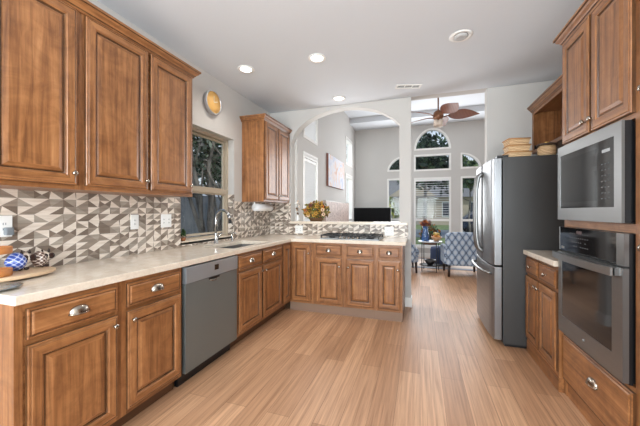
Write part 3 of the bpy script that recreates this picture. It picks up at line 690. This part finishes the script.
# ------------------------------------------------------------------ outlets
def outlet(label, loc, rz, w=.075, kind='outlet'):
    t = thing('wall_outlet', label, 'outlet', loc, rz)
    MB().box(-w / 2, w / 2, -.005, 0, 0, .118, WHT, .002).build('plate', t)
    for q in range(max(1, round(w / .07))):
        x = 0 if w < .1 else (-.028 + .056 * q)
        s = MB(); s.box(x - .016, x + .016, -.0065, -.004, .025, .093, WHT)
        for zz in (.042, .072): s.box(x - .007, x - .004, -.007, -.006, zz - .006, zz + .006, GREYP); s.box(x + .004, x + .007, -.007, -.006, zz - .006, zz + .006, GREYP)
        s.build('socket', t)
    return t
def yl(y, z): return (XL + TT, y, z)
outlet('white single wall plate on the tiles below the two-door wall cabinet', yl(1.80, 1.117), R90, .07)
outlet('white double wall plate on the tiles close to the window', yl(2.115, 1.117), R90, .115)
outlet('white wall outlet above the ceramic birds at the left edge', yl(1.005, 1.12), R90, .07)
outlet('white wall plate on the peninsula tiles left of the cooktop', (-1.707, YA - TT, .935), 0, .12)
outlet('white wall plate on the peninsula tiles right of the cooktop', (-.395, YA - TT, .935), 0, .12)
# grey plug-in gadget on the left outlet
tag(MB().box(XL + TT + .005, XL + TT + .035, 1.0, 1.035, 1.13, 1.172, GREYP, .006).build('plug_in_adapter', None, (XL + .02, 1.02, 1.10)), 'grey plug-in adapter in the outlet at the left edge', 'adapter')

# paper towel holder under the small wall cabinet
t = thing('paper_towel_holder', 'white paper towel roll hung under the small wall cabinet', 'paper towel holder', (-2.04, 3.62, 1.255))
MB().lathe([(0, -.21), (.050, -.21), (.050, .21), (0, .21)], pm('paper', srgb(240, 240, 240), .9), 28, (0, 0, .06), 'Y').build('paper_roll', t)
MB().lathe([(0, -.212), (.02, -.212), (.02, -.2101), (0, -.2101)], GREYP, 16, (0, 0, .06), 'Y').build('core', t)
b = MB()
for s in (-1, 1): b.box(-.012, .012, s * .222 - .004, s * .222 + .004, .05, .131, WHT)
b.box(-.012, .012, -.226, .226, .127, .131, WHT); b.tube([(0, -.226, .06), (0, .226, .06)], .008, WHT, 8); b.build('bracket', t)

# wall clock
t = thing('wall_clock', 'round wall clock with orange wooden face above the window', 'clock', (XL, 2.735, 2.33), R90)
MB().lathe([(0, 0), (.126, 0), (.130, .015), (.130, .046), (.124, .050), (.117, .046), (.117, .014), (0, .014)], pm('pewter_rim', srgb(196, 196, 198), .35, .6), 40, (0, 0, .13), 'Y').build('rim', t)
MB().lathe([(.0, .014), (.1168, .014), (.1168, .040), (0, .040)], pm('amber_wood_face', srgb(232, 182, 104), .5), 36, (0, 0, .13), 'Y').build('face', t)
hm = pm('hand_cream', srgb(245, 235, 210), .5)
MB().box(-.004, .004, -.045, -.042, .13, .20, hm).build('hand', t); MB().box(-.004, .004, -.049, -.046, 0, .055, hm, 0, Matrix.Translation((0, 0, .13)) @ Matrix.Rotation(math.radians(70), 4, 'Y')).build('hand', t)

# ------------------------------------------------------------------ things at the left end of the counter
t = thing('serving_board', 'pale oval wooden board near the left edge holding the ceramic birds', 'serving board', (-2.015, .92, .914))
pb = pm('pale_board', srgb(214, 184, 150), .5)
MB().lathe([(0, .010), (.97, .010), (1.0, .014), (1.0, .024), (.97, .028), (0, .028)], pb, 48, (0, 0, 0), 'Z', False, (.14, .225, 1)).build('board', t)
for s in (-1, 1): MB().box(-.05, .05, s * .11 - .01, s * .11 + .01, 0, .010, pb).build('foot', t)
tag(MB().lathe([(0, 0), (.06, 0), (.105, .010), (.108, .013), (.06, .005), (0, .004)], pm('grey_glaze', srgb(120, 128, 130), .2), 36, (0, 0, 0)).build('plate', None), 'grey plate lying in front of the wooden board', 'plate').location = (-1.79, .775, .914)
bluec = pm('blue_white_ceramic', (1, 1, 1), .12)
def lattice(m, c1, c2, c3, fx, fz, axes=('Y', 'Z')):
    t = N(m, 'ShaderNodeTexCoord'); s = N(m, 'ShaderNodeSeparateXYZ'); L(m, t.outputs['Object'], s.inputs[0])
    out = []
    for a, f in zip(axes, (fx, fz)):
        k = N(m, 'ShaderNodeMath', operation='MULTIPLY'); k.inputs[1].default_value = f; L(m, s.outputs[a], k.inputs[0])
        q = N(m, 'ShaderNodeMath', operation='COSINE'); L(m, k.outputs[0], q.inputs[0]); out.append(q)
    ad = N(m, 'ShaderNodeMath', operation='ADD'); L(m, out[0].outputs[0], ad.inputs[0]); L(m, out[1].outputs[0], ad.inputs[1])
    ab = N(m, 'ShaderNodeMath', operation='ABSOLUTE'); L(m, ad.outputs[0], ab.inputs[0])
    r = ramp(m, [(0, c1), (.13, c1), (.19, c2), (.55, c2), (.68, c3)]); hf = N(m, 'ShaderNodeMath', operation='MULTIPLY'); hf.inputs[1].default_value = .5
    L(m, ab.outputs[0], hf.inputs[0]); L(m, hf.outputs[0], r.inputs[0]); L(m, r.outputs[0], BS(m).inputs['Base Color'])
lattice(bluec, srgb(205, 212, 235), srgb(92, 118, 196), srgb(58, 80, 160), 2 * PI / .026, 2 * PI / .026)
brc = pm('brown_white_ceramic', (1, 1, 1), .15); lattice(brc, srgb(222, 208, 196), srgb(122, 98, 88), srgb(84, 62, 54), 2 * PI / .02, 2 * PI / .02)
cream = pm('cream_ceramic', srgb(228, 214, 198), .2); dkc = pm('dark_brown_ceramic', srgb(52, 34, 30), .2)
def bird(name, label, loc, rz, bodym, Ln, Rr, head):
    """a round ceramic figurine lying along local y, its head at +y"""
    t = thing(name, label, 'figurine', loc, rz)
    b = MB(); b.lathe([(Rr * math.sin(PI * k / 16) ** .85, -Ln / 2 + Ln * k / 16) for k in range(17)], bodym, 28, (0, 0, Rr * .98), 'Y', True, (1, 1, -1)); b.build('body', t)
    h = MB(); h.lathe([(Rr * .62 * math.sin(PI * k / 10), -Rr * .5 + Rr * k / 10) for k in range(11)], cream, 20, (0, Ln * .40, Rr * 1.25), 'Y'); h = h.build('head', t)
    for s in (-1, 1):
        MB().lathe([(0, 0), (Rr * .34, 0), (Rr * .34, .003), (Rr * .2, .004), (0, .004)], dkc, 18, (0, 0, 0), 'X', True, (1, 1, 1), Matrix.Translation((s * 0 + Rr * .52, Ln * .40 + s * Rr * .34, Rr * 1.32))).build('eye', h)
        MB().lathe([(Rr * .14, 0), (Rr * .12, Rr * .25), (0, Rr * .5)], dkc, 10, (0, Ln * .40 + s * Rr * .35, Rr * 1.72)).build('ear', h)
    for s in (-1, 1): MB().ico((Rr * .45, Ln * (.18 + .14 * s), .009), .013, dkc, 1, 0, (1, 1, .7)).build('foot', t)
    return t
bird('owl_figurine', 'blue and white lattice ceramic bird on the wooden board', (-2.05, .995, .942), 0, bluec, .10, .050, 1)
bird('owl_figurine', 'brown lattice ceramic owl right of the blue bird', (-2.065, 1.104, .942), 0, brc, .075, .047, 1)
t = thing('tiered_tray', 'orange-brown wooden two-tier tray at the left edge of the counter', 'tiered tray', (-1.975, .865, .9425))
t.scale = (.60, .60, 1)
ob = pm('orange_brown_wood', srgb(190, 122, 66), .45)
for z in (.0, .11): MB().lathe([(0, z), (.115, z), (.12, z + .004), (.12, z + .034), (.108, z + .034), (.106, z + .012), (0, z + .012)], ob, 36).build('tier', t)
MB().lathe([(0, .012), (.016, .012), (.012, .05), (.018, .11), (0, .11)], ob, 16).build('post', t)
MB().lathe([(.0, .122), (.014, .122), (.010, .18), (.02, .20), (0, .22)], ob, 16).build('finial', t)
t = thing('potted_sprig', 'small green plant in a clay pot on the window sill', 'plant', (XL - .04, 2.375, WZ0 + .012))
MB().lathe([(0, 0), (.018, 0), (.025, .035), (.022, .035), (.02, .03), (0, .03)], pm('clay', srgb(150, 96, 62), .7), 16).build('pot', t)
gl = [pm('leaf_green', srgb(74, 104, 52), .6), pm('leaf_dark', srgb(44, 70, 36), .6)]
MB().leaves((0, 0, .075), .045, 70, .018, gl, random.Random(3), (.6, .6, 1.1), .1).tube([(0, 0, .03), (0, 0, .09)], .002, gl[1], 5).build('foliage', t)

# ------------------------------------------------------------------ flowers on the ledge
lz = ZBAR + .036
t = thing('flower_arrangement', 'autumn flower arrangement on the ledge under the arch', 'flower arrangement', (-1.47, 4.20, lz + .001))
t.scale = (1.28, 1.0, 1.25)
fm = [pm('petal_' + n, c, .7) for n, c in (('gold', srgb(190, 146, 60)), ('orange', srgb(214, 122, 48)), ('olive', srgb(116, 108, 44)), ('burgundy', srgb(110, 52, 62)), ('cream', srgb(236, 206, 176)), ('brown', srgb(92, 62, 34)))]
MB().lathe([(0, 0), (.07, 0), (.085, .03), (.08, .04), (0, .04)], pm('basket_brown', srgb(96, 68, 40), .8), 20).build('bowl', t)
rn = random.Random(5)
MB().leaves((0, 0, .125), .135, 900, .024, [fm[0], fm[2], fm[5], fm[2], fm[0], gl[0], fm[5], fm[2]], rn, (1.2, .75, .85), .45, .03).build('foliage', t)
for k in range(15):
    a, b2 = rn.uniform(-2.6, -.5), rn.uniform(-.5, 1.2); x, y, z = .13 * math.cos(a) * math.cos(b2) * 1.1, .10 * math.sin(a) * math.cos(b2), .115 + .10 * math.sin(b2)
    m = MB(); col = fm[[0, 4, 1, 3, 0, 5, 4][k % 7]]
    for j in range(9):
        q = 2 * PI * j / 9; u = Vector((math.cos(q), 0, math.sin(q))); c0 = Vector((x, y, z)); w = Vector((-math.sin(q), 0, math.cos(q)))
        m.add([c0, c0 + u * .014 + w * .008 + Vector((0, -.008, 0)), c0 + u * .027 + Vector((0, -.004, 0)), c0 + u * .014 - w * .008 + Vector((0, -.008, 0))], [(0, 1, 2, 3)], col)
    m.ico((x, y - .004, z), .008, fm[5], 1); m.build('flower', t)
t = thing('orchid_stem', 'white blossom sprig in a slim vase at the left jamb of the arch', 'flowers', (-1.765, 4.19, lz + .001))
t.scale = (1.1, 1.1, 1.15)
MB().lathe([(0, 0), (.022, 0), (.026, .03), (.014, .07), (.016, .08), (0, .08)], WHT, 18).build('vase', t)
MB().tube([(0, 0, .07), (.004, 0, .16), (-.004, 0, .26)], .003, gl[1], 6).build('stem', t)
for k in range(9): MB().leaves((rn.uniform(-.02, .025), -.01, .10 + .02 * k), .016, 10, .017, [pm('blossom_%d' % k, srgb(238, 230, 218), .7), fm[5]] if k % 3 == 0 else [WHT, fm[4]], rn).build('blossom', t)

# ------------------------------------------------------------------ ceiling fittings
def downlight(loc, label, lit=True):
    t = thing('recessed_light', label, 'ceiling light', loc)
    MB().lathe([(.058, 0), (.085, 0), (.088, -.004), (.085, -.008), (.064, -.008), (.058, -.002)], TRIM, 32).build('trim_ring', t)
    return t
base = None
for (x, y, lab) in ((-1.75, 2.745, 'lit recessed ceiling light nearest the left wall'), (-.961, 2.769, 'lit recessed ceiling light over the middle of the kitchen floor'), (-1.025, 3.848, 'lit recessed ceiling light just before the arch')):
    if base is None:
        base = downlight((x, y, ZC - .0), lab); MB().lathe([(0, -.001), (.058, -.001), (.058, -.006), (0, -.010)], LAMP, 28).build('lens', base)
    else: dup(base, (x, y, ZC), None, lab)
    ld = bpy.data.lights.new('downlight_bulb', 'SPOT'); ld.energy = 26; ld.spot_size = 2.4; ld.spot_blend = .8; ld.shadow_soft_size = .06; ld.color = (1, .95, .88)
    lo = bpy.data.objects.new('downlight_bulb', ld); lo.location = (x, y, ZC - .02); COL.objects.link(lo)
t = downlight((.333, 2.814, ZC), 'unlit round eyeball ceiling light near the refrigerator')
MB().lathe([(.058, -.004), (.052, -.012), (.044, -.020), (.030, -.022), (0, -.012)], pm('pale_baffle', srgb(190, 190, 190), .6), 28).build('eyeball', t)
MB().lathe([(.085, -.002), (.094, -.002), (.094, -.0001), (.085, -.0001)], TRIM, 32).build('flange', t)
t = thing('ceiling_vent', 'white slatted air vent in the ceiling above the opening', 'vent', (-.135, 3.745, ZC), .28)
v = MB(); ring(v, rect(-.15, .15, -.055, .055), rect(-.13, .13, -.038, .038), 'X', 0, -.008, TRIM)
v = MB(); vs = []
for (a, b2, c, d) in ((-.15, .15, -.055, -.038), (-.15, .15, .038, .055), (-.15, -.13, -.038, .038), (.13, .15, -.038, .038)): v.box(a, b2, c, d, -.008, 0, TRIM)
v.box(-.048, -.040, -.038, .038, -.008, 0, TRIM); v.box(.040, .048, -.038, .038, -.008, 0, TRIM); v.build('frame', t)
v = MB()
for k in range(5): v.box(-.13, .13, -.032 + k * .016, -.0295 + k * .016, -.0035, -.0015, TRIM)
v.build('slats', t); MB().box(-.13, .13, -.038, .038, -.0009, -.0002, pm('duct_dark', srgb(70, 70, 72), .8)).build('duct', t)

# ------------------------------------------------------------------ ceiling fan in the great room
fanl = (.30, 5.6, 2.90)
t = thing('ceiling_fan', 'ceiling fan with brown leaf-shaped blades in the great room', 'ceiling fan', fanl)
fb = pm('fan_bronze', srgb(120, 78, 52), .4, .3); bl = pm('fan_blade_brown', (1, 1, 1), .5); mp = mapped(bl, (1, 1, 1)); wv = N(bl, 'ShaderNodeTexWave'); wv.inputs['Scale'].default_value = 14; L(bl, mp.outputs[0], wv.inputs[0]); r = ramp(bl, [(.2, srgb(104, 60, 42)), (.8, srgb(132, 80, 58))]); L(bl, wv.outputs['Fac'], r.inputs[0]); L(bl, r.outputs[0], BS(bl).inputs['Base Color'])
MB().tube([(0, 0, .10), (0, 0, ZG + .14 - fanl[2] - .0)], .013, fb, 10).lathe([(0, ZG + .06 - fanl[2]), (.03, ZG + .06 - fanl[2]), (.06, ZG + .14 - fanl[2]), (0, ZG + .14 - fanl[2])], fb, 20).build('downrod', t)
MB().lathe([(0, .12), (.045, .12), (.075, .09), (.088, .04), (.088, .0), (.07, -.03), (.04, -.05), (0, -.05)], fb, 24).build('motor', t)
for k in range(5):
    a = math.radians(4 + 72 * k); M = Matrix.Rotation(a, 4, 'Z') @ Matrix.Rotation(math.radians(-20), 4, 'X')
    n = 12; up = []; lo = []
    for i in range(n + 1):
        s = i / n; w = .125 * math.sin(PI * min(1, s ** .8)) + .012 * (1 - s); x = .16 + .50 * s; z = .03 + .05 * s - .06 * s * s
        up.append((x, w, z)); lo.append((x, -w, z))
    vs = []
    for p, q in zip(up, lo): vs += [(p[0], p[1], p[2] + .004), (q[0], q[1], q[2] + .004), (p[0], p[1], p[2] - .004), (q[0], q[1], q[2] - .004)]
    fs = []
    for i in range(n):
        o = 4 * i; fs += [(o, o + 1, o + 5, o + 4), (o + 2, o + 6, o + 7, o + 3), (o, o + 4, o + 6, o + 2), (o + 1, o + 3, o + 7, o + 5)]
    fs += [(0, 2, 3, 1), (4 * n, 4 * n + 1, 4 * n + 3, 4 * n + 2)]
    b = MB().add(vs, fs, bl, False, M).build('blade', t)
    MB().tube([M @ Vector((.09, 0, .01)), M @ Vector((.14, 0, .025)), M @ Vector((.20, 0, .035))], .010, fb, 8).build('blade_arm', b)
sh = pm('frosted_shade', srgb(196, 180, 166), .4)
for k in range(4):
    a = PI / 4 + PI / 2 * k; MB().lathe([(.02, 0), (.035, -.02), (.05, -.06), (.062, -.10), (.058, -.10), (.045, -.06), (.03, -.02)], sh, 16, (0, 0, 0), 'Z', True, (1, 1, 1), Matrix.Translation((.07 * math.cos(a), .07 * math.sin(a), -.04)) @ Matrix.Rotation(.5, 4, Vector((-math.sin(a), math.cos(a), 0)))).build('lamp_shade', t)

# ------------------------------------------------------------------ great room furniture
# canvas on the left wall
pc = pm('abstract_canvas', (1, 1, 1), .7); mp = mapped(pc, (1, 1, 1), 'Object', False); n = noise(pc, mp, 3.2, 4, .6, 1.2)
r = ramp(pc, [(.3, srgb(206, 150, 120)), (.40, srgb(226, 206, 196)), (.52, srgb(222, 222, 230)), (.66, srgb(186, 194, 214)), (.8, srgb(240, 236, 232))]); L(pc, n.outputs['Fac'], r.inputs[0]); L(pc, r.outputs[0], BS(pc).inputs['Base Color'])
t = thing('canvas_painting', 'pastel abstract canvas on the left great room wall', 'painting', (XG, 6.42, 1.78), R90)
MB().box(-.66, .66, -.045, 0, 0, .66, pm('canvas_edge_brown', srgb(120, 78, 66), .7)).build('frame', t)
MB().box(-.655, .655, -.048, -.045, .005, .655, pc).build('canvas', t)
# stone fireplace surround
st = pm('speckled_stone', (1, 1, 1), .5); mp = mapped(st, (1, 1, 1), 'Object', False); n = N(st, 'ShaderNodeTexVoronoi'); n.inputs['Scale'].default_value = 28; L(st, mp.outputs[0], n.inputs['Vector'])
r = ramp(st, [(.0, srgb(150, 128, 120)), (.5, srgb(190, 168, 158)), (1, srgb(214, 196, 186))]); L(st, n.outputs['Color'], r.inputs[0]); L(st, r.outputs[0], BS(st).inputs['Base Color'])
t = thing('fireplace', 'low speckled stone fireplace on the left great room wall under the canvas', 'fireplace', (XG + .001, 6.53, 0), R90)
b = MB(); slab(b, [-.98, -.45, .45, .98], [0, .75, 1.46], lambda x, z: not (-.45 < x < .45 and z < .75), -.06, 0, st, 'Y'); b.build('surround', t)
MB().box(-.45, .45, -.02, -.002, 0, .75, BLK).build('firebox', t)
MB().box(-.98, .98, -.062, 0, 1.461, 1.475, TL[1]).build('mantel', t)
# television on its stand
t = thing('media_console', 'low dark console under the television by the far wall', 'console', (-1.20, 8.15, 0))
dw = pm('espresso_wood', srgb(62, 44, 34), .5)
MB().box(-.56, .56, -.2, .2, .08, .70, dw, .004).box(-.54, .54, -.18, .18, 0, .08, dw).build('body', t)
for s in (-1, 1): MB().box(s * .28 - .265, s * .28 + .265, -.215, -.2, .1, .68, dw, .003).build('door', t)
t = thing('television', 'black flat television seen through the arch above the ledge', 'television', (-1.23, 8.10, .701))
MB().box(-.50, .50, -.03, .02, .08, .66, BLK, .004).build('housing', t)
MB().box(-.49, .49, -.032, -.030, .09, .65, pm('dark_screen', srgb(6, 6, 7), .5, Specular_IOR_Level=.1)).build('screen', t)
MB().box(-.22, .22, -.09, .09, 0, .012, BLK).box(-.03, .03, -.015, .015, .012, .10, BLK).build('stand', t)
# rug
rugm = pm('rug_beige', srgb(206, 190, 178), .95); rugb = pm('rug_grey', srgb(140, 146, 156), .95)
b = MB().box(-.55, 1.9, 7.02, 8.42, .0, .010, rugb).box(-.40, 1.75, 7.16, 8.28, .010, .012, rugm)
tag(b.build('rug', None, (.6, 7.5, 0)), 'beige rug with grey border under the accent table', 'rug')
# patterned armchairs
fab = pm('lattice_fabric', (1, 1, 1), .9); lattice(fab, srgb(82, 94, 114), srgb(142, 158, 178), srgb(176, 184, 194), 2 * PI / .125, 2 * PI / .19, ('X', 'Z'))
fab2 = pm('lattice_fabric_side', (1, 1, 1), .9); lattice(fab2, srgb(82, 94, 114), srgb(142, 158, 178), srgb(176, 184, 194), 2 * PI / .115, 2 * PI / .16, ('Y', 'Z'))
lg = pm('dark_leg', srgb(46, 32, 26), .4)
def rbox(x0, x1, y0, y1, z0, z1, m, bev): b = MB(); b.box(x0, x1, y0, y1, z0, z1, m, bev); return b
t = thing('armchair', 'blue lattice-patterned armchair right of the accent table', 'armchair', (.80, 6.58, 0), math.radians(-176))
# local: the chair faces -y, its back is at +y
b = MB(); n = 14; out = []
for k in range(n + 1):
    q = -1 + 2 * k / n; out.append((q * .36, .86 - .05 * abs(q) ** 6))
b.prism([(-.33, .22), (.33, .22)] + [(x, z) for x, z in out[::-1]], 'Y', .22, .36, fab); b.build('backrest', t, (0, 0, 0), .03)
MB().box(-.32, .32, -.36, .24, .22, .36, fab, .03).build('seat_base', t); MB().box(-.29, .29, -.38, .22, .36, .48, fab, .04).build('seat_cushion', t)
for s in (-1, 1):
    b = MB().box(min(s * .28, s * .37), max(s * .28, s * .37), -.30, .25, .22, .58, fab2, .03); b.build('armrest', t)
    for yy in (-.31, .30): MB().tube([(s * .29, yy, .23), (s * .295, yy * 1.04, .0)], [.03, .02], lg, 10).build('leg', t)
dup(t, (-.43, 6.66, 0), math.radians(98), 'blue lattice-patterned armchair half hidden behind the arch post')
# accent table
tt = thing('accent_table', 'round accent table with thin black legs between the armchairs', 'table', (.20, 6.68, 0))
tt.scale = (.8, .8, 1)
MB().lathe([(0, .62), (.29, .62), (.30, .626), (.30, .636), (.29, .642), (0, .642)], pm('pale_table_top', srgb(186, 186, 188), .15), 40).build('table_top', tt)
for a in (.6, 2.2, 3.8, 5.3): MB().tube([(.26 * math.cos(a), .26 * math.sin(a), .012), (.26 * math.cos(a), .26 * math.sin(a), .62)], .010, BLK, 8).build('leg', tt)
MB().tube([(.26 * math.cos(2 * PI * k / 24), .26 * math.sin(2 * PI * k / 24), .14) for k in range(25)], .007, BLK, 6).lathe([(0, .132), (.25, .132), (.25, .138), (0, .138)], BLK, 24).build('lower_shelf', tt)
tag(MB().lathe([(0, 0), (.05, 0), (.10, .06), (.12, .11), (.112, .11), (.09, .06), (.045, .012), (0, .01)], pm('dark_bowl', srgb(50, 46, 46), .3), 24).build('bowl', None), 'dark bowl on the lower shelf of the accent table', 'bowl').location = (.20, 6.68, .1385)
bv = pm('blue_glass', srgb(96, 136, 190), .08); BS(bv).inputs['Transmission Weight'].default_value = .6
v = thing('vase', 'clear blue glass vase holding rust-coloured flowers on the accent table', 'vase', (.105, 6.64, .6425))
MB().lathe([(0, 0), (.075, 0), (.085, .03), (.07, .14), (.045, .24), (.058, .31), (.050, .31), (.038, .24), (.06, .14), (.07, .03), (0, .012)], bv, 24).build('body', v)
rn = random.Random(9)
MB().leaves((0, 0, .37), .11, 140, .035, [fm[3], fm[5], fm[1], fm[5]], rn, (1.1, 1, .7), .2).tube([(0, 0, .05), (.01, 0, .35)], .005, gl[1], 6).build('flowers', v)
v = thing('fruit_bowl', 'bowl of orange fruit on the accent table', 'bowl', (.325, 6.66, .6425))
MB().lathe([(0, 0), (.04, 0), (.09, .05), (.11, .09), (.103, .09), (.08, .05), (.03, .012), (0, .012)], pm('tan_bowl', srgb(186, 140, 100), .4), 22).build('body', v)
for k, (x, y, z) in enumerate(((-.04, 0, .09), (.04, -.02, .09), (0, .05, .09), (0, -.01, .145), (.03, .03, .14), (-.03, .03, .15))):
    tag(MB().ico((0, 0, 0), .036, pm('orange_fruit_%d' % k, srgb(216 - 8 * k, 138 + 4 * k, 74), .5), 2).build('orange', None), 'round orange fruit piled in the bowl on the accent table', 'fruit', 'oranges in the bowl').location = (.325 + x, 6.66 + y, .6425 + z)
t = thing('ottoman', 'navy blue ottoman behind the accent table', 'ottoman', (.46, 7.45, .012))
nv = pm('navy_fabric', srgb(44, 56, 84), .9)
MB().lathe([(0, .05), (.22, .05), (.235, .08), (.235, .36), (.22, .42), (.12, .44), (0, .44)], nv, 28).build('cushion', t)
for a in (.8, 2.4, 3.9, 5.5): MB().tube([(.17 * math.cos(a), .17 * math.sin(a), 0), (.17 * math.cos(a), .17 * math.sin(a), .06)], .018, lg, 8).build('leg', t)

# ------------------------------------------------------------------ outdoors
grass = pm('lawn_grass', (1, 1, 1), .95); mp = mapped(grass, (1, 1, 1), 'Object', False); n = noise(grass, mp, 1.5, 6); r = ramp(grass, [(.35, srgb(96, 112, 66)), (.65, srgb(142, 150, 96))]); L(grass, n.outputs['Fac'], r.inputs[0]); L(grass, r.outputs[0], BS(grass).inputs['Base Color'])
conc = pm('pale_concrete', srgb(196, 190, 182), .9); asph = pm('asphalt', srgb(120, 120, 122), .9)
struct(MB().box(-40, 40, -8, 90, -.30, -.14, grass), 'ground')
struct(MB().box(-4, 6, YF + .25, 12.5, -.14, -.10, conc), 'patio')
struct(MB().box(-40, 40, 17, 24, -.14, -.12, asph), 'road')
tm = [pm('crown_green', srgb(64, 86, 58), .8), pm('crown_dark', srgb(38, 56, 46), .8), pm('crown_pale', srgb(112, 130, 84), .8)]
bark = pm('grey_bark', (1, 1, 1), .9); mp = mapped(bark, (6, 6, 1.5)); n = noise(bark, mp, 2, 5); r = ramp(bark, [(.35, srgb(84, 78, 74)), (.65, srgb(150, 142, 134))]); L(bark, n.outputs['Fac'], r.inputs[0]); L(bark, r.outputs[0], BS(bark).inputs['Base Color'])
pm('grey_leaf', srgb(126, 134, 120), .8)
def tree(label, x, y, h, cr, n, leaf, mats, seed, trunks=1, spread=.3, low=None):
    rn = random.Random(seed); t = thing('tree', label, 'tree', (x, y, -.14))
    tr = MB()
    for k in range(trunks):
        a = 2 * PI * k / max(trunks, 1) + rn.random(); p = [Vector((math.cos(a) * .08 * (trunks > 1), math.sin(a) * .08 * (trunks > 1), 0))]
        for j in range(1, 7): p.append(Vector((math.cos(a) * spread * j / 6 * (trunks > 1) + rn.uniform(-.06, .06), math.sin(a) * spread * j / 6 * (trunks > 1) + rn.uniform(-.06, .06), h * .8 * j / 6)))
        R0 = .05 * h / 3 if trunks == 1 else .055
        tr.tube(p, [R0 * (1 - .11 * j) for j in range(7)], bark, 8)
        for j in range(3, 6):
            d = Vector((rn.uniform(-1, 1), rn.uniform(-1, 1), rn.uniform(.4, 1))) * h * .14; tr.tube([p[j], p[j] + d * .5, p[j] + d + Vector((0, 0, .1))], [R0 * .5, R0 * .35, R0 * .15], bark, 6)
    tr.build('trunk', t)
    c = MB()
    for k in range(9):
        a = rn.uniform(0, 2 * PI); q = cr * rn.uniform(.0, .65); c.leaves((q * math.cos(a), q * math.sin(a), (low or h * .72) + rn.uniform(-.25, .35) * cr), cr * .5, n // 9, leaf, mats, rn, (1, 1, .8), .3)
    c.build('crown', t); return t
tree('dark leafy tree outside the far middle window', 0.2, 13.5, 5.6, 2.2, 3000, .15, [tm[0], tm[1], tm[1]], 11, low=3.5)
tree('leafy tree outside the right side window of the far wall', 2.45, 17.2, 3.6, 1.35, 2600, .15, [tm[0], tm[2], tm[2]], 12, low=3.4)
tree('yellow-green shrub tree outside the left side window of the far wall', -1.6, 13.0, 2.6, .9, 700, .10, [pm('yellow_green_leaf', srgb(196, 196, 84), .7), tm[2]], 13, low=1.5)
tree('pale distant tree standing beside the tan house', 8.5, 31.0, 8.0, 3.6, 1500, .35, [tm[0], tm[2]], 14)
tree('tall distant tree behind the tan house', -6.5, 42.0, 11.0, 5.0, 1800, .45, [tm[0], tm[1]], 15)
# house across the road
t = thing('house', 'tan one-storey house across the road', 'house', (.8, 33, -.14))
hw = pm('tan_siding', srgb(188, 174, 156), .9); rf = pm('grey_roof', srgb(128, 124, 122), .9); dkw = pm('dark_window', srgb(60, 66, 76), .2)
MB().box(-6.5, 6.5, 0, 8, 0, 2.9, hw).build('wall', t)
MB().prism([(-.6, 2.85), (4, 5.2), (8.6, 2.85)], 'X', -7.1, 7.1, rf).build('roof', t)
MB().prism([(-4.2, 2.85), (-1.6, 4.6), (1.0, 2.85)], 'Y', -.35, 3, hw).build('gable', t)
MB().box(-4.0, -.6, -.06, 0, 0, 2.3, pm('garage_paint', srgb(168, 160, 150), .7)).build('garage_door', t)
for x in (1.4, 3.9): MB().box(x, x + 1.2, -.05, 0, .9, 2.3, dkw).box(x - .08, x + 1.28, -.04, 0, .82, 2.38, WHT).build('window', t)
# car parked on the road
t = thing('car', 'dark blue car parked outside the right side window', 'car', (4.3, 20.6, -.12), 0)
cb = pm('car_paint_navy', srgb(46, 56, 76), .25, .3); 
MB().prism([(-2.1, .35), (2.1, .35), (2.15, .75), (1.9, .92), (1.1, .98), (.7, 1.42), (-1.0, 1.45), (-1.7, .98), (-2.1, .9)], 'Y', -.85, .85, cb).build('body', t, (0, 0, 0), .05)
MB().prism([(-.95, 1.0), (.98, 1.0), (.62, 1.37), (-.92, 1.39)], 'Y', -.86, .86, BLKG).build('side_window', t)
for x in (-1.35, 1.35):
    for y in (-.82, .82): MB().lathe([(0, -.1), (.33, -.1), (.33, .1), (0, .1)], IRON, 20, (x, y, .33), 'Y').build('wheel', t)
# patio planter seen low in the far window
t = thing('patio_planter', 'terracotta planter with a green bush on the patio', 'planter', (.30, 10.4, -.10))
MB().lathe([(0, 0), (.16, 0), (.23, .36), (.26, .40), (.23, .42), (.2, .36), (0, .34)], MATS['clay'], 24).build('pot', t); MB().leaves((0, 0, .62), .33, 420, .07, [tm[0], tm[2], fm[1]], random.Random(4)).tube([(0, 0, .3), (0, 0, .6)], .02, bark, 6).build('foliage', t)
# outside the sink window: crape myrtle trunks and a grey fence
tree('many-stemmed grey tree just outside the sink window', -4.1, 5.1, 4.2, 1.25, 2600, .06, [tm[0], tm[1], MATS['grey_leaf'], bark, MATS['grey_leaf']], 21, 8, .8, 2.7)
tree('second many-stemmed tree, further back by the grey fence', -5.9, 8.0, 4.2, 1.3, 2600, .07, [tm[0], tm[1], MATS['grey_leaf'], bark, MATS['grey_leaf']], 22, 7, .9, 2.7)
fg = pm('weathered_fence', (1, 1, 1), .9); mp = mapped(fg, (1, 7, 1), 'Object', False); n = noise(fg, mp, 1.2, 3); r = ramp(fg, [(.4, srgb(150, 152, 158)), (.6, srgb(172, 172, 176))]); L(fg, n.outputs['Fac'], r.inputs[0]); L(fg, r.outputs[0], BS(fg).inputs['Base Color'])
t = thing('fence', 'grey board fence outside the sink window', 'fence', (-7.2, 7.5, -.14)); b = MB()
for k in range(70): b.box(-.012, .012, -7 + k * .2, -6.81 + k * .2, 0, 1.95, fg)
b.build('boards', t); MB().box(-.05, -.012, -7, 7, .3, .4, fg).box(-.05, -.012, -7, 7, 1.5, 1.6, fg).build('rail', t)
